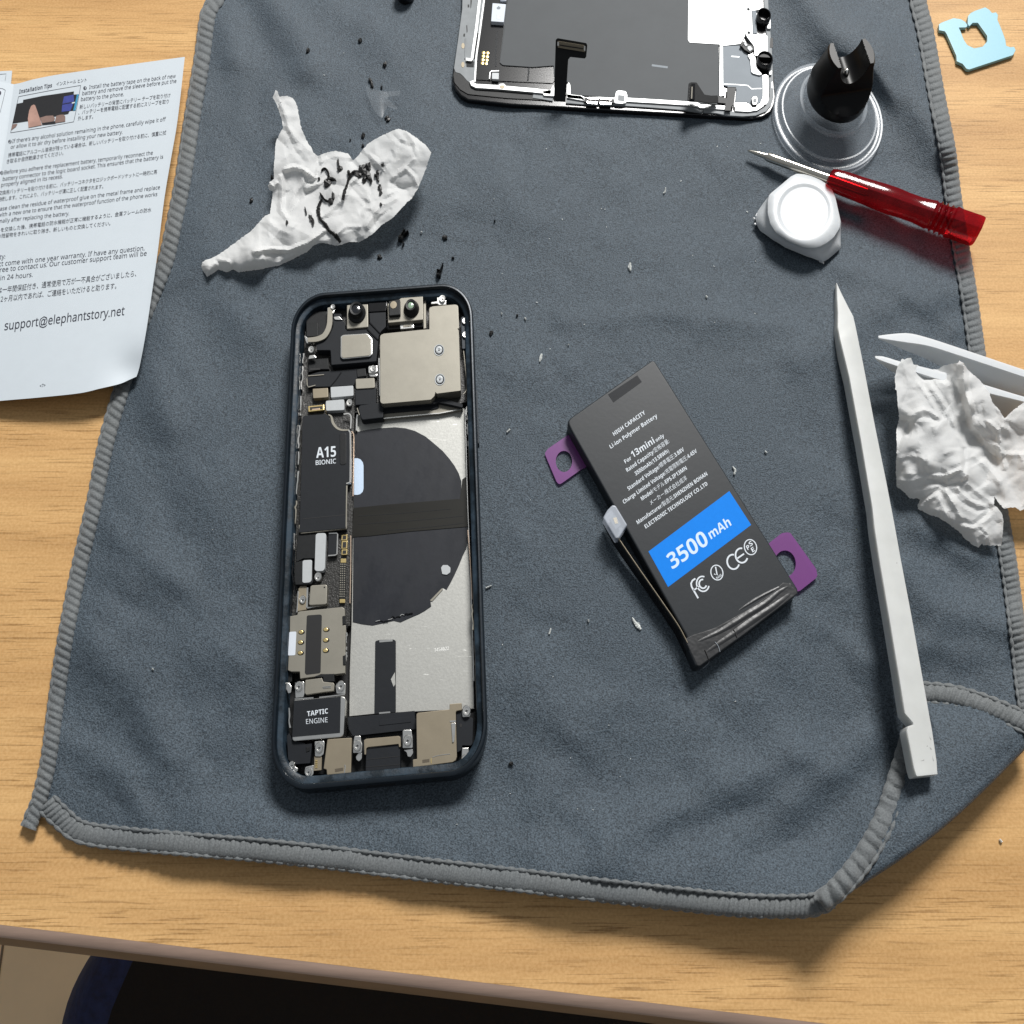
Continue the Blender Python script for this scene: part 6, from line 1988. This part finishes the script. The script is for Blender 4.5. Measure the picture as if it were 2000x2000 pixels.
# slivers of the facing pages
text_block('printed_figure', [('0', (-8, 187), (2, 186), 9, .02)], zi, INK, lf, upl)
flat('printed_figure', strokes([(-6, 172), (5, 173), (10.5, 176)], .7) + strokes([(10.5, 176), (6, 196), (0, 220)], .7), zi, INKG, lf)
flat('printed_figure', strokes([(-6, 145.5), (12, 144), (10, 157)], .7), .68, INKG, lf)

# ------------------------------------------------------------------ clear film scrap
film_px = [(714, 166), (722, 171), (736, 176), (747, 180), (762, 178), (781, 177), (781, 186), (764, 188), (758, 193), (768, 202), (776, 213), (768, 212), (757, 208), (747, 228), (744, 230), (734, 220), (726, 206), (718, 188)]
zfm = lambda u, v: C + 1.6 + 1.2 * math.sin((u - 700) / 26.) ** 2 + 1.5 * max(0, (u - 750) / 30.)
fv_, ff_ = [], []
fr_ = cr([(714, 166), (716, 178), (720, 192), (726, 206), (734, 220), (744, 230)], 14)
fl_ = cr([(722, 171), (740, 177), (758, 181), (757, 196), (756, 208), (747, 229)], 14)
for a, b in zip(fr_, fl_):
    for k in range(8):
        q = a * (1 - k / 7) + b * k / 7
        fv_.append(W(q[0], q[1], zfm(*q)))
ff_ += grid_faces(8, 14)
for pa, pb in ((cr([(748, 179.5), (765, 178), (781, 177)], 6), cr([(752, 191), (764, 188), (781, 186)], 6)), (cr([(757, 193), (766, 201), (777, 211)], 6), cr([(756, 207), (764, 211), (775, 214)], 6))):
    o_ = len(fv_)
    for a, b in zip(pa, pb):
        fv_ += [W(a[0], a[1], zfm(*a) + .05), W(b[0], b[1], zfm(*b) + .05)]
    ff_ += [(o_ + 2 * k, o_ + 2 * k + 1, o_ + 2 * k + 3, o_ + 2 * k + 2) for k in range(5)]
fo2 = build('film_scrap', fv_, ff_, FILM, None, smooth=True, loc=W(746, 195, C))
tag(fo2, 'crinkled scrap of clear plastic film lying above the crumpled tissue', 'film')

# dark round thing cut off by the top edge of the photograph
lathe_o = lathe('black_cap', 793, -7, [(17, C + .2), (18, C + 1.2), (18, C + 3.6), (16.5, C + 4.4), (8, C + 4.6)], BLKG, None, n=32, loc=W(793, -7, C))
tag(lathe_o, 'small round black cap on the cloth at the far edge, left of the screen', 'cap')

# ------------------------------------------------------------------ scraps of black glue
def blob(u, v, w, h, rot, zf, rough=.35, n=14, th=.5, seed=0):
    """ragged flat scrap; returns verts and faces in world space"""
    r = random.Random(seed)
    pts = []
    for i in range(n):
        a = 2 * math.pi * i / n
        k = 1 + rough * r.uniform(-1, 1)
        x, y = w / 2 * k * math.cos(a), h / 2 * k * math.sin(a)
        pts.append((u + x * math.cos(rot) - y * math.sin(rot), v + x * math.sin(rot) + y * math.cos(rot)))
    return pts


def scrap(name, label, pts_list, zf, mat, cat, group, th=.55, lift=.1):
    """one scrap made of touching ragged pieces, as one mesh"""
    bm = bmesh.new()
    c = np.mean(np.vstack([np.array(p) for p in pts_list]), axis=0)
    cz_ = float(zf(c[0], c[1]))
    for pts in pts_list:
        t, b = [], []
        for u, v in pts:
            z = float(zf(u, v)) + lift
            p = W(u, v, z + th * rnd.uniform(.6, 1.25))
            t.append(bm.verts.new(p)); b.append(bm.verts.new((p.x, p.y, (z - .25) * 1e-3)))
        m_ = np.mean(np.array(pts), axis=0)
        tc = bm.verts.new(W(m_[0], m_[1], float(zf(m_[0], m_[1])) + lift + th * 1.5))
        for i in range(len(t)):
            j = (i + 1) % len(t)
            bm.faces.new((t[i], t[j], tc)); bm.faces.new((t[j], t[i], b[i], b[j]))
    o = from_bm(name, bm, mat, None, loc=W(c[0], c[1], cz_))
    return tag(o, label, cat, group)


def strand(pts, w, k=.25, seed=0):
    r = random.Random(seed)
    p = cr(pts, max(8, int(len(pts) * 6)))
    nr_ = normals2(p)
    ww = np.interp(np.linspace(0, 1, len(p)), np.linspace(0, 1, len(w)), w)
    out = []
    for i in range(len(p) - 1):
        a, b = ww[i] * (1 + k * r.uniform(-1, 1)), ww[i + 1] * (1 + k * r.uniform(-1, 1))
        out.append([tuple(p[i] + nr_[i] * a / 2), tuple(p[i + 1] + nr_[i + 1] * b / 2), tuple(p[i + 1] - nr_[i + 1] * b / 2), tuple(p[i] - nr_[i] * a / 2)])
    return out


class Grid:
    def __init__(self, f, u0, u1, v0, v1, st):
        self.a = (u0, v0, st)
        gu, gv = np.meshgrid(np.arange(u0, u1 + st, st), np.arange(v0, v1 + st, st))
        self.g = f(gu, gv)

    def __call__(self, u, v):
        u0, v0, st = self.a
        x = min(max((u - u0) / st, 0), self.g.shape[1] - 1.001); y = min(max((v - v0) / st, 0), self.g.shape[0] - 1.001)
        i, j = int(x), int(y)
        fx, fy = x - i, y - j
        g = self.g
        return (g[j, i] * (1 - fx) + g[j, i + 1] * fx) * (1 - fy) + (g[j + 1, i] * (1 - fx) + g[j + 1, i + 1] * fx) * fy


zl = Grid(z_left, 500, 790, 280, 490, 2)
zcl = Grid(zc, 100, 1980, -20, 1760, 8)
G1 = 'black glue scraps on the tissue'
zp_ = lambda *p: Zl(*p)
big = [
    ('long twisted black glue strand hanging over the lower edge of the tissue', strand(Zl((960, 920), (940, 960), (932, 1010), (948, 1070), (985, 1110), (1020, 1160), (1060, 1190), (1098, 1238)), [3, 5, 8, 3, 6, 4, 7, 4], seed=1)),
    ('curved black glue strand rising to the glue clump on the tissue', strand(Zl((1118, 918), (1128, 870), (1150, 810), (1165, 760), (1200, 715), (1245, 715)), [4, 5, 3.5, 3, 4, 5], seed=2)),
    ('largest clump of black glue on the tissue, many small lobes', [blob(*one(Zl, x, y), w / 3.864, h / 3.864, a, None, .3, 12, seed=i) for i, (x, y, w, h, a) in enumerate(((1265, 700, 50, 80, .3), (1310, 670, 40, 60, .1), (1300, 740, 55, 60, .6), (1325, 770, 30, 60, -.3), (1235, 735, 60, 40, .4), (1280, 770, 30, 40, .2), (1250, 680, 22, 30, 0)))]),
    ('hook shaped black glue scrap with a fat lower end on the tissue', strand(Zl((955, 705), (972, 688), (992, 692), (1008, 720), (1012, 760)), [1.6, 2, 2.5, 3, 5], seed=3) + [blob(*one(Zl, x, y), w / 3.864, h / 3.864, a, None, .3, 12, seed=20 + i) for i, (x, y, w, h, a) in enumerate(((1000, 795, 45, 55, .6), (1030, 765, 40, 28, 0), (1050, 770, 34, 16, .5)))]),
    ('upright black glue scrap near the upper rim of the tissue', [blob(*one(Zl, 1083, 650), 5, 17, -.05, None, .25, 12, seed=31), blob(*one(Zl, 1095, 690), 10, 10, .4, None, .3, 12, seed=32)]),
    ('forked black glue scrap right of the clump on the tissue', [blob(*one(Zl, 1380, 720), 5, 10, .1, None, .35, 10, seed=33), blob(*one(Zl, 1372, 740), 9, 4, .2, None, .35, 10, seed=34), blob(*one(Zl, 1382, 768), 5, 8, -.3, None, .3, 10, seed=35)]),
    ('double lobed black glue scrap below the forked one on the tissue', [blob(*one(Zl, 1397, 828), 7, 11, -.2, None, .3, 10, seed=36), blob(*one(Zl, 1405, 870), 6, 10, .1, None, .3, 10, seed=37)]),
    ('black glue scrap with a thin tail in the middle of the tissue', [blob(*one(Zl, 1025, 935), 10, 13, -.3, None, .3, 12, seed=38), blob(*one(Zl, 1045, 895), 6, 14, -.2, None, .3, 12, seed=39)] + strand(Zl((945, 872), (962, 900), (985, 925), (1005, 935)), [1.6, 4, 2, 3], seed=4)),
    ('oval black glue scrap on the lower left fold of the tissue', [blob(*one(Zl, 875, 1060), 7, 12, -.4, None, .3, 12, seed=40), blob(*one(Zl, 892, 1092), 6, 12, -.1, None, .3, 12, seed=41)]),
    ('small square black glue scrap at the foot of the tissue hollow', [blob(*one(Zl, 697, 1097), 4.5, 9, .05, None, .25, 9, seed=42)]),
    ('thin needle of black glue in the tissue hollow', strand(Zl((831, 980), (838, 1005), (843, 1035)), [1.2, 2.2, 1.2], seed=5)),
    ('bean shaped black glue scrap between the strand and the upright scrap', [blob(*one(Zl, 1163, 718), 6, 9, -.2, None, .2, 10, seed=43)]),
    ('star shaped black glue crumb left of the hooked scrap on the tissue', [blob(*one(Zl, 936, 762), 5.5, 5, .2, None, .5, 10, seed=44)]),
    ('flat black glue crumb on the right wing of the tissue', [blob(*one(Zl, 1415, 660), 7, 4, -.2, None, .4, 10, seed=45)]),
    ('lowest small black glue crumb on the right wing of the tissue', [blob(*one(Zl, 1405, 957), 5, 4, .1, None, .3, 9, seed=46)]),
]
for lab, pl in big:
    scrap('glue_scrap', lab, pl, zl, SCRAP, 'glue scrap', G1)
G2 = 'black glue crumbs on the cloth'
crumbs = [
    (601, 98, 6, 8, .6, 'black glue crumb on the cloth, farthest left above the tissue'), (703, 78, 7, 8, .2, 'black glue crumb nearest the far edge of the cloth'), (751, 125, 6, 9, 0, 'black glue crumb between the clear film and the screen'),
    (745, 169, 4, 5, 0, 'tiny black glue crumb at the upper edge of the clear film'), (757, 231, 9, 8, .4, 'black glue crumb just below the clear film'), (709, 264, 7, 9, .3, 'ring like black glue crumb above the notch of the tissue'),
    (709, 284, 5, 5, 0, 'tiny black glue crumb touching the upper rim of the tissue'), (531, 344, 4, 7, 0, 'small black glue crumb against the left side of the tissue'), (490, 390, 5, 9, .5, 'black glue crumb on the cloth left of the tissue'),
    (869, 464, 9, 8, .5, 'black glue crumb on the cloth right of the twig like scrap'), (741, 501, 8, 8, .2, 'black glue crumb on the cloth below the tissue, above the phone'), (885, 502, 5, 4, 0, 'tiny black glue crumb above the top right corner of the phone'),
    (959, 650, 7, 8, .6, 'black glue crumb right of the phone, level with its cameras'), (1010, 615, 4, 5, 0, 'tiny black glue crumb on the open cloth right of the phone'), (998, 1492, 7, 10, -.3, 'black glue crumb right of the lower end of the phone'),
    (684, 272, 3, 3, 0, 'faintest black glue speck above the tissue notch'), (966, 430, 3, 3, 0, 'lone black speck on the bare cloth below the screen')]
for i, (u, v, w, h, a, lab) in enumerate(crumbs):
    scrap('glue_crumb', lab, [blob(u, v, w, h, a, None, .45, 11, seed=60 + i)] + ([blob(u + 2, v - 2, w * .7, h * .35, a + 1, None, .4, 9, seed=160 + i)] if w > 5 else []), zcl, SCRAP, 'glue crumb', G2, th=.5)
scrap('glue_crumb', 'elongated black glue scrap just above the clear film', [blob(724, 157, 6, 13, -.4, None, .25, 12, seed=90), blob(727, 166, 6, 9, -.2, None, .3, 10, seed=91)], zcl, SCRAP, 'glue crumb', G2)
scrap('glue_crumb', 'twig like tangle of black glue right of the tissue', strand([(778, 468), (784, 458), (790, 447)], [3, 4, 3], seed=8) + strand([(784, 460), (797, 450)], [3, 3], seed=9) + [blob(783, 462, 8, 10, .3, None, .4, 11, seed=92), blob(787, 474, 4, 8, .1, None, .4, 9, seed=93)], zcl, SCRAP, 'glue crumb', G2, th=1.2)
scrap('glue_crumb', 'spiky black glue twig just above the top of the phone', strand([(865, 513), (861, 525), (856, 538)], [1.4, 3, 4], seed=10) + strand([(853, 526), (862, 528)], [3, 3], seed=11) + [blob(857, 536, 9, 8, .3, None, .45, 11, seed=94)], zcl, SCRAP, 'glue crumb', G2, th=1.2)

# ------------------------------------------------------------------ white shreds
G3 = 'white plastic shreds on the cloth'
shr = [
    ([(1231, 513), (1230, 521), (1232, 528)], [3, 7, 2], 'star shaped white shred on the cloth in front of the pry pick'), ([(1379, 577), (1381, 581)], [3, 3], 'small white shred left of the tip of the pry stick'),
    ([(1058, 691), (1056, 699), (1054, 706)], [3, 5.5, 2], 'leaf shaped white shred between the phone and the battery'), ([(1025, 620), (1027, 624)], [3, 2.5], 'small white shred right of the phone cameras'),
    ([(1431, 911), (1436, 918), (1434, 926)], [1.6, 4, 3.5], 'curved white shred right of the battery'), ([(1235, 1206), (1240, 1215), (1246, 1222), (1252, 1229)], [2, 5, 8, 3], 'largest white shred, with a horn, left of the lower end of the battery'),
    ([(1076, 1227), (1073, 1238)], [2.4, 3], 'short straight white shred between the phone and the battery'), ([(1149, 1210), (1150, 1214)], [2.6, 2], 'white speck left of the battery cable'),
    ([(949, 1148), (954, 1146), (960, 1143)], [2.4, 1.8, 1.6], 'bent white shred touching the right side of the phone'), ([(990, 844), (996, 838)], [2.6, 2.8], 'short slanted white shred right of the phone side key'),
    ([(1300, 366), (1299, 374), (1296, 377)], [1.6, 2.4, 2.8], 'hooked white shred on the open cloth below the screen'), ([(822, 452), (824, 454)], [3, 2.5], 'white speck beside the twig like glue scrap'),
    ([(980, 610), (980, 614)], [2.2, 1.6], 'white speck right of the top of the phone'), ([(1110, 672), (1111, 674)], [1.8, 1.8], 'faint white speck above the battery'), ([(1494, 881), (1498, 884)], [3, 2], 'white speck at the left of the pry stick'),
    ([(297, 1305), (299, 1308)], [2.6, 2.2], 'white speck on the left part of the cloth')]
for i, (p, w, lab) in enumerate(shr):
    pl = strand(p, w, .15, seed=200 + i)
    if i == 5:
        pl += strand([(1243, 1218), (1249, 1217)], [3, 1.6], .1, seed=300)
    scrap('shred', lab, pl, zcl, SHRED, 'plastic shred', G3, th=.4)
scrap('shred', 'white shred on the bare wood near the folded corner', strand([(1953, 1639), (1957, 1645)], [3, 4], .1, seed=260), lambda u, v: 0., SHRED, 'plastic shred', None, th=.4)

# lint: specks nobody would count
bm = bmesh.new()
lr = random.Random(5)
for k in range(230):
    u, v = lr.uniform(130, 1900), lr.uniform(20, 1650)
    if 500 < u < 980 and 540 < v < 1560 or 1080 < u < 1580 and 690 < v < 1320 or v < 245 and 860 < u < 1720 or u < 330 and v < 800:
        continue
    if lr.random() > .25 and not (940 < u < 1500):
        continue
    if u < 200 + (1500 - v) * .16 or (u > 1700 and v > 600) or (380 < u < 860 and 150 < v < 560):
        continue
    z = float(zcl(u, v)) + .15
    a = lr.uniform(0, 3.14); l = lr.uniform(.5, 1.7); w = lr.uniform(.4, .75)
    d = np.array([math.cos(a), math.sin(a)]); e = np.array([-d[1], d[0]])
    q = [W(u + x * d[0] * l + y * e[0] * w, v + x * d[1] * l + y * e[1] * w, z) for x, y in ((-1, -1), (1, -1), (1, 1), (-1, 1))]
    tp = bm.verts.new(W(u, v, z + .18))
    qs = [bm.verts.new(p) for p in q]
    for i in range(4):
        bm.faces.new((qs[i], qs[(i + 1) % 4], tp))
    bm.faces.new(qs[::-1])
lint = from_bm('lint', bm, SHRED, None, loc=W(1000, 1000, C))
lint['kind'] = 'stuff'
lint['label'] = 'tiny white lint specks scattered over the cloth'
